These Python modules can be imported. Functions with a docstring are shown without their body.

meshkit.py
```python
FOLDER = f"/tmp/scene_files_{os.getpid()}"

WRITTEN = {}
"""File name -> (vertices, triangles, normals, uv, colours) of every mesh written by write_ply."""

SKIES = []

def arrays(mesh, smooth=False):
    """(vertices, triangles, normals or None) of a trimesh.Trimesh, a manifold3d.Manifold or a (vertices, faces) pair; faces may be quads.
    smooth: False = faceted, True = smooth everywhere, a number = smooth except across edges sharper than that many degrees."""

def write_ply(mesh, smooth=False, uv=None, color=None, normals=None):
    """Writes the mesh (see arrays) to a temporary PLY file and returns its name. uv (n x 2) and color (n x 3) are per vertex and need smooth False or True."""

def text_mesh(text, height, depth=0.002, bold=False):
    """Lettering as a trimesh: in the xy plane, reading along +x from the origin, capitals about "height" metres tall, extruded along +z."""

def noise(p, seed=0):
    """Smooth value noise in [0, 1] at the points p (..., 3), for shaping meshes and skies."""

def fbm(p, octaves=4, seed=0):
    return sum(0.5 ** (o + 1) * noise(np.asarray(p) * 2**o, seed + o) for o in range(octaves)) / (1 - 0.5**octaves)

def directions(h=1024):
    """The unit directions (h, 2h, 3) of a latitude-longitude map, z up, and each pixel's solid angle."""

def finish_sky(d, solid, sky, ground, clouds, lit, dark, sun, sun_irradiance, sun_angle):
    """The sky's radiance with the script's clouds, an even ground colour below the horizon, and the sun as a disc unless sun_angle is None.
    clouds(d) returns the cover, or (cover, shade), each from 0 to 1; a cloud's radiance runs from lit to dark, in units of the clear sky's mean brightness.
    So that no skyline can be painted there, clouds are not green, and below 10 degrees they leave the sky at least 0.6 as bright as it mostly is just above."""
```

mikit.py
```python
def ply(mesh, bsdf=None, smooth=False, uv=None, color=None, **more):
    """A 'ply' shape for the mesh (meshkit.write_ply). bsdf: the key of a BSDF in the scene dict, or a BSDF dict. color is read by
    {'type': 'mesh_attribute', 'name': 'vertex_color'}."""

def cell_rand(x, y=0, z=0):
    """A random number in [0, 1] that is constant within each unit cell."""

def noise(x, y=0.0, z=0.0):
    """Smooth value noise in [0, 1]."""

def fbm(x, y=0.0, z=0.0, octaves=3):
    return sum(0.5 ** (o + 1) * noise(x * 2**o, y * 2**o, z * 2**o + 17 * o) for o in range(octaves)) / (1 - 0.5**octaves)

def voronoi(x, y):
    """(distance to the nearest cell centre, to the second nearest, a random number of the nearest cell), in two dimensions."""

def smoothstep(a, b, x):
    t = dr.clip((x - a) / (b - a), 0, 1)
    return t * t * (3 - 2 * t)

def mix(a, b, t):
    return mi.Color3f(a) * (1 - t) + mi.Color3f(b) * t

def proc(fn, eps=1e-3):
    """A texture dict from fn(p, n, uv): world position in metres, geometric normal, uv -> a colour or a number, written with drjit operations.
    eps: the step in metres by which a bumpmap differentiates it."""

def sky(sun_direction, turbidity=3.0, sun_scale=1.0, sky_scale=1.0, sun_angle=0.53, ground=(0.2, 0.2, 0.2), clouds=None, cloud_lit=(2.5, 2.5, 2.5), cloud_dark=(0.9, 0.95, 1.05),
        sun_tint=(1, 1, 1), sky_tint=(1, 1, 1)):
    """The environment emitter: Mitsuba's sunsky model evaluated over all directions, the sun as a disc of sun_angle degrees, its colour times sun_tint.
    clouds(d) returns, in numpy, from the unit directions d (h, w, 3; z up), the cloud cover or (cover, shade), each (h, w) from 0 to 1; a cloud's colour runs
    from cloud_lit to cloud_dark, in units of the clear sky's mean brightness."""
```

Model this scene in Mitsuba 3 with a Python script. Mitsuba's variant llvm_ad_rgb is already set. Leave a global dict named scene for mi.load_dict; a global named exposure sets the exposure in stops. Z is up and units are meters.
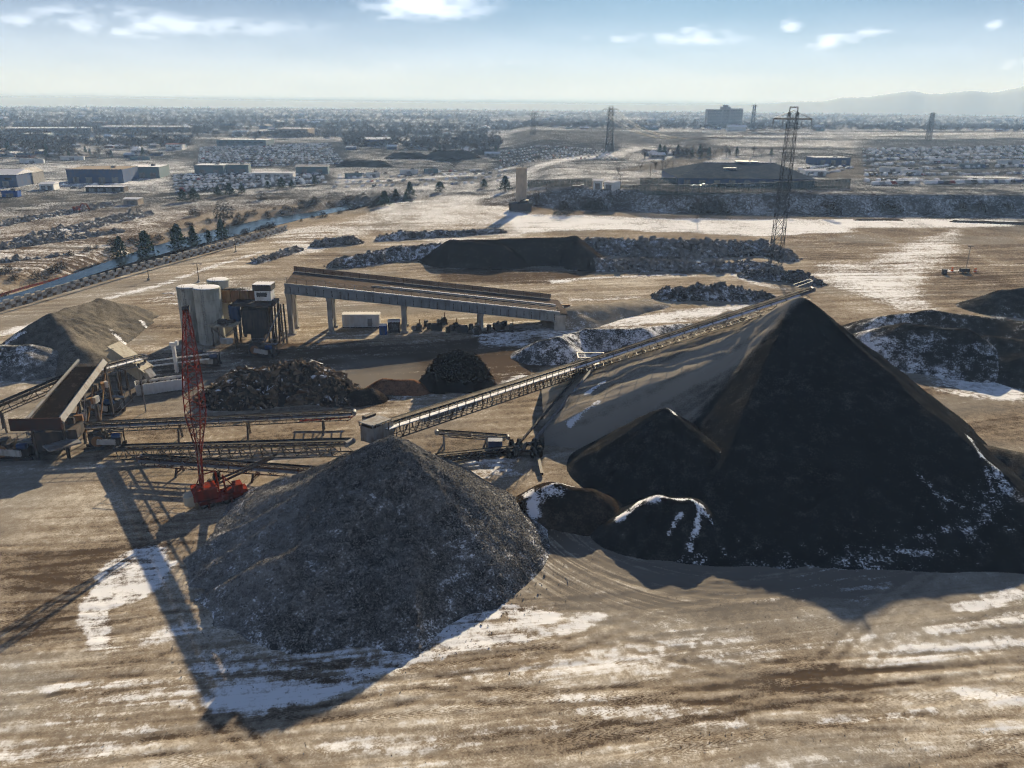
import math, random
import numpy as np, trimesh, drjit as dr
import mitsuba as mi, mikit, meshkit
from mikit import proc, noise, fbm, smoothstep, mix, voronoi, cell_rand
from shapely.geometry import Polygon
import shapely

T = mi.ScalarTransform4f
scene, labels = {}, {}
RNG = np.random.default_rng(11)

# ---------------------------------------------------------------- camera, sky, exposure
CAM = np.array([0.0, 0.0, 60.0])
FOC, HORIZON, ROLL = 788.0, 103.0, math.radians(0.55)
PITCH = math.atan((384 - HORIZON) / FOC)
Fw = np.array([0, math.cos(PITCH), -math.sin(PITCH)])
R0, U0 = np.array([1.0, 0, 0]), np.array([0, math.sin(PITCH), math.cos(PITCH)])
Rt = R0 * math.cos(ROLL) + U0 * math.sin(ROLL)
Up = U0 * math.cos(ROLL) - R0 * math.sin(ROLL)
scene['camera'] = {'type': 'perspective', 'fov': 2 * math.degrees(math.atan(512 / FOC)), 'fov_axis': 'x', 'near_clip': 1.0, 'far_clip': 40000.0,
                   'to_world': T().look_at(origin=CAM.tolist(), target=(CAM + Fw).tolist(), up=Up.tolist())}
exposure = 3.05
SUN_AZ, SUN_EL = math.radians(12.0), math.radians(19.3)
SUN = np.array([math.sin(SUN_AZ) * math.cos(SUN_EL), math.cos(SUN_AZ) * math.cos(SUN_EL), math.sin(SUN_EL)])

# clouds: (azimuth, elevation, half width, half height, cover), in degrees; thin streaks and a few small puffs
CLOUDS = [(-22.5, 4.3, 13, .75, .75), (-26, 4.9, 5, .45, .6), (-5.5, 6.0, 4.6, 1.0, .95), (-3, 2.4, 10, .45, .7), (-14, 2.2, 9, .5, .55), (10.5, 4.1, 6.5, .42, .8), (12.6, 4.4, 2.2, .5, .85),
          (20.3, 3.75, 2.2, .5, 1.0), (22.6, 4.2, 1.7, .35, .75), (17.7, 4.5, .8, .45, .8), (15.4, 7.1, 1.1, .38, 1.0), (29.0, 4.5, .55, .25, .8), (33.5, 2.2, 6.5, .55, .9), (20, 1.9, 14, .5, .55), (0.5, 1.2, 34, .6, .5), (-30, 2.0, 8, .5, .4)]


def clouds(d):
    az, el = np.degrees(np.arctan2(d[..., 0], d[..., 1])), np.degrees(np.arcsin(np.clip(d[..., 2], -1, 1)))
    w1 = meshkit.fbm(np.stack([az * .22, el * 1.3, 0 * az], -1), 5, 3)
    w2 = meshkit.fbm(np.stack([az * .9, el * 2.6, 0 * az + 7], -1), 4, 9)
    c = np.zeros_like(az)
    for a, e, wx, wy, s in CLOUDS:
        q = np.sqrt(((az - a + (w2 - .5) * wx * .7) / wx) ** 2 + ((el - e - .02 * (az - a) + (w1 - .5) * 1.1 * min(1, wy * 2)) / wy) ** 2)
        c = np.maximum(c, s * np.clip(1.35 - q, 0, 1) * np.clip(0 + 2.0 * w2, 0, 1.15))
    away = np.clip((np.abs(az) - 36) / 14, 0, 1) + np.clip((el - 9) / 8, 0, 1)   # elsewhere: the same kind of thin cloud
    p = d / np.maximum(d[..., 2:3], .06)
    wisps = meshkit.fbm(np.stack([p[..., 0] * .55, p[..., 1] * 1.3, 0 * az + 2], -1), 5, 21)
    c = np.maximum(c, np.clip(away, 0, 1) * np.clip((wisps - .56) * 4, 0, .7) * np.clip(el / 3, 0, 1))
    c = np.maximum(c, .74 * np.exp(-(el / 5.2) ** 2) * (.85 + .3 * w1))           # the thin veil of a hazy horizon, all round
    return c * np.clip(el / .3, 0, 1), .12 * (1 - w1)


scene['sky'] = mikit.sky(SUN.tolist(), turbidity=3, sun_scale=1.0, sky_scale=0.09, clouds=clouds, cloud_lit=(16.2, 19.2, 24.5), cloud_dark=(13, 14.5, 17), ground=(.25, .22, .2), sun_tint=(.93, 1.09, 1.42), sky_tint=(.32, .94, 2.2))


# ---------------------------------------------------------------- helpers
def G(px, py, z=0.0):
    """The place on the level z that a bearing of the survey photograph meets."""
    d = FOC * Fw + (px - 512) * Rt - (py - 384) * Up
    return CAM + d * ((z - CAM[2]) / d[2])


def D(px, py, fwd):
    """The place at forward distance fwd on that bearing."""
    d = FOC * Fw + (px - 512) * Rt - (py - 384) * Up
    return CAM + d * (fwd / d[1])


def num(name):
    if name not in labels and name not in scene:
        return name
    k = 1
    while f'{name}_{k:03d}' in labels or f'{name}_{k:03d}' in scene:
        k += 1
    return f'{name}_{k:03d}'


def thing(name, label, cat, group=None):
    key = num(name)
    labels[key] = {'label': label, 'category': cat}
    if group: labels[key]['group'] = group
    return key


NEXT = {}


def part(name, holder, mesh, mat, smooth=False, uv=None, label=None, stuff=False, to_world=None):
    base = f'{holder}__{name}'
    n = NEXT.get(base, 0)
    NEXT[base] = n + 1
    key = base if n == 0 else f'{base}_{n:03d}'
    s = mesh if isinstance(mesh, dict) else mikit.ply(mesh, mat, smooth, uv)
    if to_world is not None: s = {**s, 'to_world': to_world}
    scene[key] = s
    d = {}
    if label: d['label'] = label
    if stuff: d['kind'] = 'stuff'
    if d: labels[key] = d
    return key


def whole(key, mesh, mat, smooth=False, uv=None, to_world=None):
    s = mesh if isinstance(mesh, dict) else mikit.ply(mesh, mat, smooth, uv)
    if to_world is not None: s = {**s, 'to_world': to_world}
    scene[key] = s
    return key


def struct(key, mesh, mat, smooth=True, uv=None, kind='structure', label=None):
    scene[key] = mikit.ply(mesh, mat, smooth, uv)
    labels[key] = {'kind': kind}
    if label: labels[key]['label'] = label


BOXV = np.array([[x, y, z] for x in (-.5, .5) for y in (-.5, .5) for z in (-.5, .5)])
BOXF = np.array([[0, 1, 3], [0, 3, 2], [4, 6, 7], [4, 7, 5], [0, 4, 5], [0, 5, 1], [2, 3, 7], [2, 7, 6], [0, 2, 6], [0, 6, 4], [1, 5, 7], [1, 7, 3]])


def box(c, size, rz=0.0):
    c, s = np.asarray(c, float), np.asarray(size, float)
    v = BOXV * s
    ca, sa = math.cos(rz), math.sin(rz)
    v = np.stack([v[:, 0] * ca - v[:, 1] * sa, v[:, 0] * sa + v[:, 1] * ca, v[:, 2]], 1) + c
    return v, BOXF


def bar(a, b, w, h=None, upv=(0, 0, 1)):
    """A straight bar of section w x h from a to b."""
    a, b = np.asarray(a, float), np.asarray(b, float)
    h = w if h is None else h
    u = b - a
    L = np.linalg.norm(u)
    u = u / max(L, 1e-9)
    upv = np.asarray(upv, float)
    if abs(u @ upv) > .95: upv = np.array([0, 1.0, 0])
    s = np.cross(u, upv); s /= np.linalg.norm(s)
    v = np.cross(s, u)
    p = BOXV * [L, w, h]
    return (a + b) / 2 + p[:, :1] * u + p[:, 1:2] * s + p[:, 2:] * v, BOXF


def tube(a, b, r0, r1=None, n=12, caps=True):
    a, b = np.asarray(a, float), np.asarray(b, float)
    r1 = r0 if r1 is None else r1
    u = (b - a) / np.linalg.norm(b - a)
    s = np.cross(u, [0, 0, 1.0] if abs(u[2]) < .9 else [0, 1.0, 0]); s /= np.linalg.norm(s)
    t = np.cross(u, s)
    an = np.arange(n) * 2 * np.pi / n
    ring = np.cos(an)[:, None] * s + np.sin(an)[:, None] * t
    v = np.vstack([a + ring * r0, b + ring * r1, [a], [b]])
    i = np.arange(n); j = (i + 1) % n
    f = [np.stack([i, j, j + n], 1), np.stack([i, j + n, i + n], 1)]
    if caps: f += [np.stack([j, i, i * 0 + 2 * n], 1), np.stack([i + n, j + n, i * 0 + 2 * n + 1], 1)]
    return v, np.vstack(f)


def lathe(c, prof, n=24):
    """prof: (radius, z) from bottom to top."""
    an = np.arange(n) * 2 * np.pi / n
    v = np.vstack([np.stack([r * np.cos(an), r * np.sin(an), 0 * an + z], 1) for r, z in prof]) + np.asarray(c, float)
    i = np.arange(n); j = (i + 1) % n
    f = np.vstack([np.vstack([np.stack([k * n + i, k * n + j, k * n + n + j], 1), np.stack([k * n + i, k * n + n + j, k * n + n + i], 1)]) for k in range(len(prof) - 1)])
    return v, f


def join(ms):
    vs, fs, o = [], [], 0
    for v, f in ms:
        f = np.asarray(f)
        if f.shape[1] == 4: f = np.vstack([f[:, [0, 1, 2]], f[:, [0, 2, 3]]])
        vs.append(np.asarray(v, float)); fs.append(f + o); o += len(v)
    return np.vstack(vs), np.vstack(fs)


def copies(mesh, mats):
    """One mesh of many copies: mats is (k, 3, 4)."""
    v, f = mesh
    vs = np.einsum('kij,nj->kni', mats[:, :, :3], v) + mats[:, None, :, 3]
    fs = f[None] + (np.arange(len(mats)) * len(v))[:, None, None]
    return vs.reshape(-1, 3), fs.reshape(-1, 3)


def poses(p, s, rz):
    """(k,3,4) from positions, sizes (k,3) and headings."""
    k = len(p)
    m = np.zeros((k, 3, 4))
    c, si = np.cos(rz), np.sin(rz)
    s = np.broadcast_to(np.asarray(s, float).T if np.ndim(s) == 1 and len(np.asarray(s)) == k else s, (k, 3)) if np.ndim(s) == 2 else np.repeat(np.asarray(s, float)[:, None], 3, 1)
    m[:, 0, 0], m[:, 0, 1], m[:, 1, 0], m[:, 1, 1], m[:, 2, 2] = c * s[:, 0], -si * s[:, 1], si * s[:, 0], c * s[:, 1], s[:, 2]
    m[:, :, 3] = p
    return m


def rotations(k, rng):
    q = rng.normal(size=(k, 4)); q /= np.linalg.norm(q, axis=1, keepdims=True)
    w, x, y, z = q.T
    return np.stack([np.stack([1 - 2 * (y * y + z * z), 2 * (x * y - z * w), 2 * (x * z + y * w)], -1), np.stack([2 * (x * y + z * w), 1 - 2 * (x * x + z * z), 2 * (y * z - x * w)], -1),
                     np.stack([2 * (x * z - y * w), 2 * (y * z + x * w), 1 - 2 * (x * x + y * y)], -1)], 1)


def tumble(p, s, rng):
    m = np.zeros((len(p), 3, 4))
    m[:, :, :3] = rotations(len(p), rng) * np.asarray(s)[:, None, :]
    m[:, :, 3] = p
    return m


def to_mat(p, rz=0.0, s=1.0):
    return T().translate(np.asarray(p, float).tolist()).rotate([0, 0, 1], math.degrees(rz)).scale(s if np.ndim(s) else [s, s, s])


def nz(x, y, scale, seed=0, octaves=3):
    return meshkit.fbm(np.stack([np.asarray(x) * scale, np.asarray(y) * scale, np.zeros_like(x)], -1), octaves, seed)


def seg_dist(x, y, a, b):
    """Distance to the segment a-b in plan and the parameter along it."""
    d = np.asarray(b[:2]) - a[:2]
    L2 = max(d @ d, 1e-9)
    t = np.clip(((x - a[0]) * d[0] + (y - a[1]) * d[1]) / L2, 0, 1)
    return np.hypot(x - a[0] - t * d[0], y - a[1] - t * d[1]), t


def line_dist(x, y, pts):
    out = np.full(np.shape(x), 1e9)
    for a, b in zip(pts[:-1], pts[1:]):
        out = np.minimum(out, seg_dist(x, y, a, b)[0])
    return out


def sstep(a, b, x):
    t = np.clip((x - a) / (b - a), 0, 1)
    return t * t * (3 - 2 * t)


# ---------------------------------------------------------------- materials
def rgb(*c): return {'type': 'rgb', 'value': list(c)}


def diffuse(key, fn, rough=None):
    tex = proc(fn) if callable(fn) else rgb(*fn)
    scene[key] = {'type': 'twosided', 'bsdf': {'type': 'diffuse', 'reflectance': tex} if rough is None else {'type': 'principled', 'base_color': tex, 'roughness': rough, 'specular': .15}}


FRONT = [float(v) for v in G(700, 505)[:2]]     # the wheel tracks curl round this place
TURN = [float(v) for v in G(620, 565)[:2]]


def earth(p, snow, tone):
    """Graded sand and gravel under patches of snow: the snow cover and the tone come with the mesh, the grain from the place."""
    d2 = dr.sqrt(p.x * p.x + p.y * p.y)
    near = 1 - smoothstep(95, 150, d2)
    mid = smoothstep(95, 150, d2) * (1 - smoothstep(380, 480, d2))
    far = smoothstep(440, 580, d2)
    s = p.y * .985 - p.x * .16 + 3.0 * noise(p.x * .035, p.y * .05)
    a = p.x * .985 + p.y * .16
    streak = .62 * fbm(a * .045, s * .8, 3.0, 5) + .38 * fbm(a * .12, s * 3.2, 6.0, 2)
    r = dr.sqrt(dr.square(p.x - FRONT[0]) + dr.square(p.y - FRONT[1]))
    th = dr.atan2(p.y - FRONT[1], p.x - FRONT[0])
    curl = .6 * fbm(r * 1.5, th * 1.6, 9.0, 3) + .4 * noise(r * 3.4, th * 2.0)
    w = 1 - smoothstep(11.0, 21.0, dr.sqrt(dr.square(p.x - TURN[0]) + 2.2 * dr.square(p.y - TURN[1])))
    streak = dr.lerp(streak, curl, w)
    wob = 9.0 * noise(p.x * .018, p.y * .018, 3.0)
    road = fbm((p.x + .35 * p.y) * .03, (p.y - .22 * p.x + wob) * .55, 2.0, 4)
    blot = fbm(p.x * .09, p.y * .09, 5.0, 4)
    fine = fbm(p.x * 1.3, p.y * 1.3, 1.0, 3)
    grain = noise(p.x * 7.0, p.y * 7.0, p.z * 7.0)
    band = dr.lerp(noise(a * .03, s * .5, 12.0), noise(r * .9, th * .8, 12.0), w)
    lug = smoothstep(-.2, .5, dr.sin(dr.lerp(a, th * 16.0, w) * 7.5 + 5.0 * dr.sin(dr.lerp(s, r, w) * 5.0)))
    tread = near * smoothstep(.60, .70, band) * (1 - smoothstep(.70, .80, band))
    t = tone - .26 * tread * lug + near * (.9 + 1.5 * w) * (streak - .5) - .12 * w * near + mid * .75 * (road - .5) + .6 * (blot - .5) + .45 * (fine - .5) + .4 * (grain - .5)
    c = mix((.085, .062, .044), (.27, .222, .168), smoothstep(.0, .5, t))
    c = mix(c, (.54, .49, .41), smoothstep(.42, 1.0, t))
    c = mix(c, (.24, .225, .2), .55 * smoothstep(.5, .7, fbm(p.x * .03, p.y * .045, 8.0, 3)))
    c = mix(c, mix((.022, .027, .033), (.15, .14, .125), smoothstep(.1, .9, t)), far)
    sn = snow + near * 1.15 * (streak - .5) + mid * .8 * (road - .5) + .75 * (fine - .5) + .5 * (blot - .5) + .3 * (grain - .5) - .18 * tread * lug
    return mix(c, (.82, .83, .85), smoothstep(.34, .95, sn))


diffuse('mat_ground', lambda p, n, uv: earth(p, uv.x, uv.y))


def heap(dark, light, scale=1.0, amp=1.0):
    def fn(p, n, uv):
        f = fbm(p.x * .8 * scale, p.y * .8 * scale, p.z * .8 * scale, 4)
        g = noise(p.x * 5.0, p.y * 5.0, p.z * 5.0)
        h = noise(p.x * 11.0, p.y * 11.0, p.z * 11.0)
        b = fbm(p.x * .12, p.y * .12, p.z * .3, 3)
        t = uv.y + amp * (.9 * (f - .5) + .5 * (g - .5) + .35 * (h - .5) + .5 * (b - .5))
        c = mix(dark, light, smoothstep(.1, .95, t))
        sn = uv.x + .75 * (f - .5) + .5 * (g - .5) + .2 * (b - .5)
        return mix(c, (.82, .83, .86), smoothstep(.38, .74, sn))
    return fn


diffuse('mat_gravel', heap((.03, .031, .033), (.26, .25, .235)))
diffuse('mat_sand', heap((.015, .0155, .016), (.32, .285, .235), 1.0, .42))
diffuse('mat_soil', heap((.02, .016, .013), (.13, .095, .065)))
diffuse('mat_red_soil', heap((.06, .03, .018), (.26, .13, .07)))


def stone(dark, light, sc=.9):
    def fn(p, n, uv):
        c = cell_rand(p.x * sc, p.y * sc, p.z * sc)
        g = noise(p.x * 3.0, p.y * 3.0, p.z * 3.0)
        col = mix(dark, light, .65 * c + .35 * g)
        return mix(col, (.8, .82, .85), smoothstep(.72, .92, n.z * .8 + .6 * (noise(p.x * .7, p.y * .7, p.z * .7) - .5)) * .85)
    return fn


diffuse('mat_debris', stone((.035, .026, .018), (.26, .19, .125), 1.4))


def cobble(p, n, uv):
    return mix((.065, .064, .063), (.33, .31, .285), .7 * cell_rand(p.x * 1.7, p.y * 1.7, p.z * 1.7) + .3 * noise(p.x * 6, p.y * 6, p.z * 6))


diffuse('mat_cobble', cobble)
diffuse('mat_clod', lambda p, n, uv: mix((.12, .09, .06), (.4, .34, .26), cell_rand(p.x, p.y)))
diffuse('mat_rubble', stone((.07, .068, .066), (.34, .32, .3)))
diffuse('mat_dark_rubble', stone((.03, .03, .032), (.2, .19, .18)))


def worn(base, dirt, amount=.45, sc=1.0):
    def fn(p, n, uv):
        f = fbm(p.x * .6 * sc, p.y * .6 * sc, p.z * .35 * sc, 4)
        v = noise(p.x * 3.0 * sc, p.y * 3.0 * sc, p.z * .4 * sc)
        g = noise(p.x * 9, p.y * 9, p.z * 9)
        return mix(base, dirt, dr.clip(amount * (.2 + 1.6 * smoothstep(.38, .72, .7 * f + .3 * v)) + .15 * (g - .5), 0, 1))
    return fn


diffuse('mat_concrete', worn((.42, .41, .38), (.2, .185, .165)))
diffuse('mat_silo', worn((.45, .45, .40), (.27, .27, .23), .5))
diffuse('mat_steel_dark', worn((.045, .045, .047), (.12, .085, .06), .4), .6)
diffuse('mat_steel_grey', worn((.22, .225, .23), (.13, .1, .075), .5), .55)
diffuse('mat_steel_pale', worn((.48, .48, .46), (.24, .19, .14), .45), .55)
diffuse('mat_rust', worn((.2, .095, .05), (.32, .2, .08), .5), .8)
diffuse('mat_red_steel', worn((.25, .035, .02), (.11, .04, .03), .6))
diffuse('mat_cream', worn((.5, .44, .33), (.3, .25, .17), .35), .5)
diffuse('mat_tan_plate', worn((.38, .35, .27), (.22, .18, .13), .5), .6)
diffuse('mat_rubber', worn((.02, .02, .021), (.075, .065, .05), .5), .85)
diffuse('mat_belt_load', worn((.1, .09, .075), (.24, .21, .17), .6, 2.0))
diffuse('mat_snow', worn((.82, .83, .86), (.6, .58, .55), .3))
diffuse('mat_white_metal', worn((.72, .73, .72), (.42, .38, .33), .3), .5)
diffuse('mat_blue_plastic', (.02, .07, .26), .4)
diffuse('mat_blue_metal', worn((.035, .075, .17), (.08, .09, .12), .4), .5)
diffuse('mat_teal_metal', worn((.1, .17, .2), (.16, .17, .17), .4), .5)
diffuse('mat_orange', (.75, .14, .02), .5)
diffuse('mat_orange_net', worn((.3, .06, .04), (.14, .08, .06), .8))
diffuse('mat_girder', worn((.24, .26, .275), (.15, .155, .16), .5))
diffuse('mat_deck', worn((.125, .1, .083), (.075, .064, .055), .6, .5))
diffuse('mat_wood', worn((.17, .12, .075), (.09, .07, .05), .5))
diffuse('mat_asphalt_roof', worn((.045, .06, .08), (.08, .09, .1), .5, .4))
diffuse('mat_rusty_truss', worn((.075, .04, .032), (.05, .045, .042), .5))
diffuse('mat_lattice', (.035, .037, .04))
diffuse('mat_wall_grey', worn((.3, .3, .3), (.2, .19, .18), .4))
diffuse('mat_wall_tan', worn((.4, .34, .27), (.26, .22, .18), .4))
diffuse('mat_brick', worn((.24, .12, .085), (.16, .1, .08), .5))
diffuse('mat_window', (.03, .04, .05), .15)
diffuse('mat_green_slats', worn((.02, .045, .042), (.04, .055, .055), .5))
diffuse('mat_bark', worn((.09, .07, .055), (.05, .04, .03), .5))
diffuse('mat_twigs', lambda p, n, uv: mix((.045, .04, .038), (.12, .098, .08), noise(p.x * .4, p.y * .4, p.z * .4)))
diffuse('mat_pine', lambda p, n, uv: mix((.012, .028, .014), (.05, .085, .04), noise(p.x * 1.7, p.y * 1.7, p.z * 1.7)))
diffuse('mat_brush', lambda p, n, uv: mix((.02, .016, .012), (.06, .045, .03), noise(p.x * 2.2, p.y * 2.2, p.z * 2.2)))
diffuse('mat_dry_grass', lambda p, n, uv: mix((.2, .15, .085), (.34, .26, .16), noise(p.x * 1.2, p.y * 1.2, p.z * 1.2)))
scene['mat_screen'] = {'type': 'principledthin', 'base_color': proc(worn((.21, .185, .17), (.15, .13, .12), .5, .5)), 'roughness': .8, 'diff_trans': 1.0}
scene['mat_water'] = {'type': 'twosided', 'bsdf': {'type': 'principled', 'base_color': rgb(.012, .018, .02), 'roughness': .16, 'specular': .5}}
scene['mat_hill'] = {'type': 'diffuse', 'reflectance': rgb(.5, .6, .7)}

# ---------------------------------------------------------------- the lie of the land
RIVER = [G(*q)[:2] for q in [(-180, 338), (-60, 305), (30, 281), (100, 259), (160, 241), (230, 224), (285, 212), (318, 207), (350, 201), (390, 197)]]
RIVER_W = 9.0
WALL = [G(*q)[:2] for q in [(-170, 355), (0, 308), (90, 283), (180, 257), (285, 230)]]
BANK = [G(*q)[:2] for q in [(470, 206), (560, 208), (690, 214), (850, 215), (1024, 216), (1500, 222)]]
BX, BY = np.array([b[0] for b in BANK]), np.array([b[1] for b in BANK])


def Z(x, y):
    x, y = np.asarray(x, float), np.asarray(y, float)
    z = .5 * (nz(x, y, .02, 4) - .5) * sstep(150, 320, y) + 5 * (nz(x, y, .0035, 5, 2) - .5) * sstep(300, 700, y) + .3 * (nz(x, y, .05, 6) - .5)
    dr_ = line_dist(x, y, RIVER)
    z = z * (1 - sstep(22, 8, dr_)) - 5.2 * sstep(20, 6.5, dr_) - 1.5 * sstep(60, 20, dr_)
    # the yard behind the block wall stays level up to it
    yb = np.interp(x, BX, BY)
    bank = 10.5 * sstep(0, 22, y - yb) * sstep(BX[0], BX[1] + 15, x)
    return z + bank * (1 - sstep(1500, 3000, y))


def at(px, py, dz=0.0):
    """The place where a bearing meets the land."""
    z = 0.0
    for _ in range(25):
        p = G(px, py, z + dz)
        z = .5 * z + .5 * float(Z(p[0], p[1]))
    return G(px, py, z + dz)


def axis(knots):
    """Grid lines from (from, to, step) spans, stretched between."""
    out = [knots[0][0]]
    for a, b, s in knots:
        n = max(2, int(round((b - a) / s)))
        out += list(a + (b - a) * np.arange(1, n + 1) / n)
    return np.array(out)


def grow(a, b, s0, ratio=1.06):
    out, s = [a], s0
    while out[-1] < b:
        out.append(out[-1] + s); s *= ratio
    out[-1] = b
    return np.array(out)


gx1 = np.arange(-85, 85.01, .42)
gx2 = grow(85, 9500, .5, 1.05)[1:]
gx = np.concatenate([-gx2[::-1], gx1, gx2])
gy = np.concatenate([-grow(-40, 2500, 4, 1.25)[::-1], np.arange(42, 130, .36), grow(130, 520, .45, 1.012), ])
gy = gy[gy <= 520]
gy = np.concatenate([gy, grow(gy[-1], 9500, 5, 1.035)[1:]])
GX, GY = np.meshgrid(gx, gy)
GXf, GYf = GX.ravel(), GY.ravel()
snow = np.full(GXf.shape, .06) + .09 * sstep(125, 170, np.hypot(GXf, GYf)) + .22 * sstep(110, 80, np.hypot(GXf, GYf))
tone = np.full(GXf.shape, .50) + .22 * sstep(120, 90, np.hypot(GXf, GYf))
wx = GXf + 7 * (nz(GXf, GYf, .06, 31) - .5) + 2.5 * (nz(GXf, GYf, .25, 32) - .5)
wy = GYf + 9 * (nz(GXf, GYf, .06, 33) - .5) + 2.5 * (nz(GXf, GYf, .25, 34) - .5)


def poly(px, snow_=None, tone_=None, soft=2.0, z=0.0, warp=True):
    pg = Polygon([G(*q, z)[:2] for q in px]).buffer(0)
    x0, y0, x1, y1 = pg.buffer(12 + soft).bounds
    m = np.nonzero((GXf > x0) & (GXf < x1) & (GYf > y0) & (GYf < y1))[0]
    X, Y = (wx[m], wy[m]) if warp else (GXf[m], GYf[m])
    pts = shapely.points(X, Y)
    ins = shapely.contains_xy(pg, X, Y)
    d = shapely.distance(pg.exterior if pg.geom_type == 'Polygon' else pg.boundary, pts)
    w = sstep(-soft, soft, np.where(ins, d, -d))
    if snow_ is not None: snow[m] = snow[m] * (1 - w) + snow_ * w
    if tone_ is not None: tone[m] = tone[m] * (1 - w) + tone_ * w


def stroke(px, width, snow_=None, tone_=None, soft=.6, warp=.5):
    pts = [G(*q)[:2] for q in px]
    P = np.array(pts); r = width + 10
    m = np.nonzero((GXf > P[:, 0].min() - r) & (GXf < P[:, 0].max() + r) & (GYf > P[:, 1].min() - r) & (GYf < P[:, 1].max() + r))[0]
    X, Y = GXf[m] + warp * (wx[m] - GXf[m]), GYf[m] + warp * (wy[m] - GYf[m])
    w = 1 - sstep(width * (1 - soft), width * (1 + soft), line_dist(X, Y, pts) * 1.0)
    if snow_ is not None: snow[m] = snow[m] * (1 - w) + snow_ * w
    if tone_ is not None: tone[m] = tone[m] * (1 - w) + tone_ * w


# far country: streaks of snow, streets and dry fields
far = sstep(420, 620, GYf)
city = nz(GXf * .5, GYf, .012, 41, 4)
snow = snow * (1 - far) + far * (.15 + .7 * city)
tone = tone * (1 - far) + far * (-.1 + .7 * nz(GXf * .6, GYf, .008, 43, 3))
poly([(172, 174), (330, 171), (336, 186), (176, 196)], .3, -.2, 4)
poly([(196, 146), (345, 142), (350, 166), (190, 170)], .32, -.1, 8)
poly([(860, 146), (1100, 143), (1100, 187), (860, 188)], .36, -.2, 6)
poly([(495, 150), (612, 149), (622, 162), (495, 170)], .3, -.1, 6)
stroke([(505, 184), (560, 172), (610, 165), (640, 158), (664, 160), (690, 166)], 11, .75)
stroke([(340, 185), (420, 179), (510, 172)], 6, .7)
stroke([(20, 205), (160, 198), (330, 184)], 4, .62)
stroke([(700, 143), (1100, 137)], 26, .72)
stroke([(640, 131), (800, 130)], 30, .75)
stroke([(640, 149), (860, 147)], 10, .55)
stroke([(690, 196.5), (850, 190), (1100, 190)], 2.2, .9)
poly([(510, 136), (700, 137), (720, 158), (640, 152), (510, 148)], .34, .4, 15)
poly([(800, 186), (860, 166), (870, 188), (905, 191), (820, 191)], .25, .7, 8)
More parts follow.
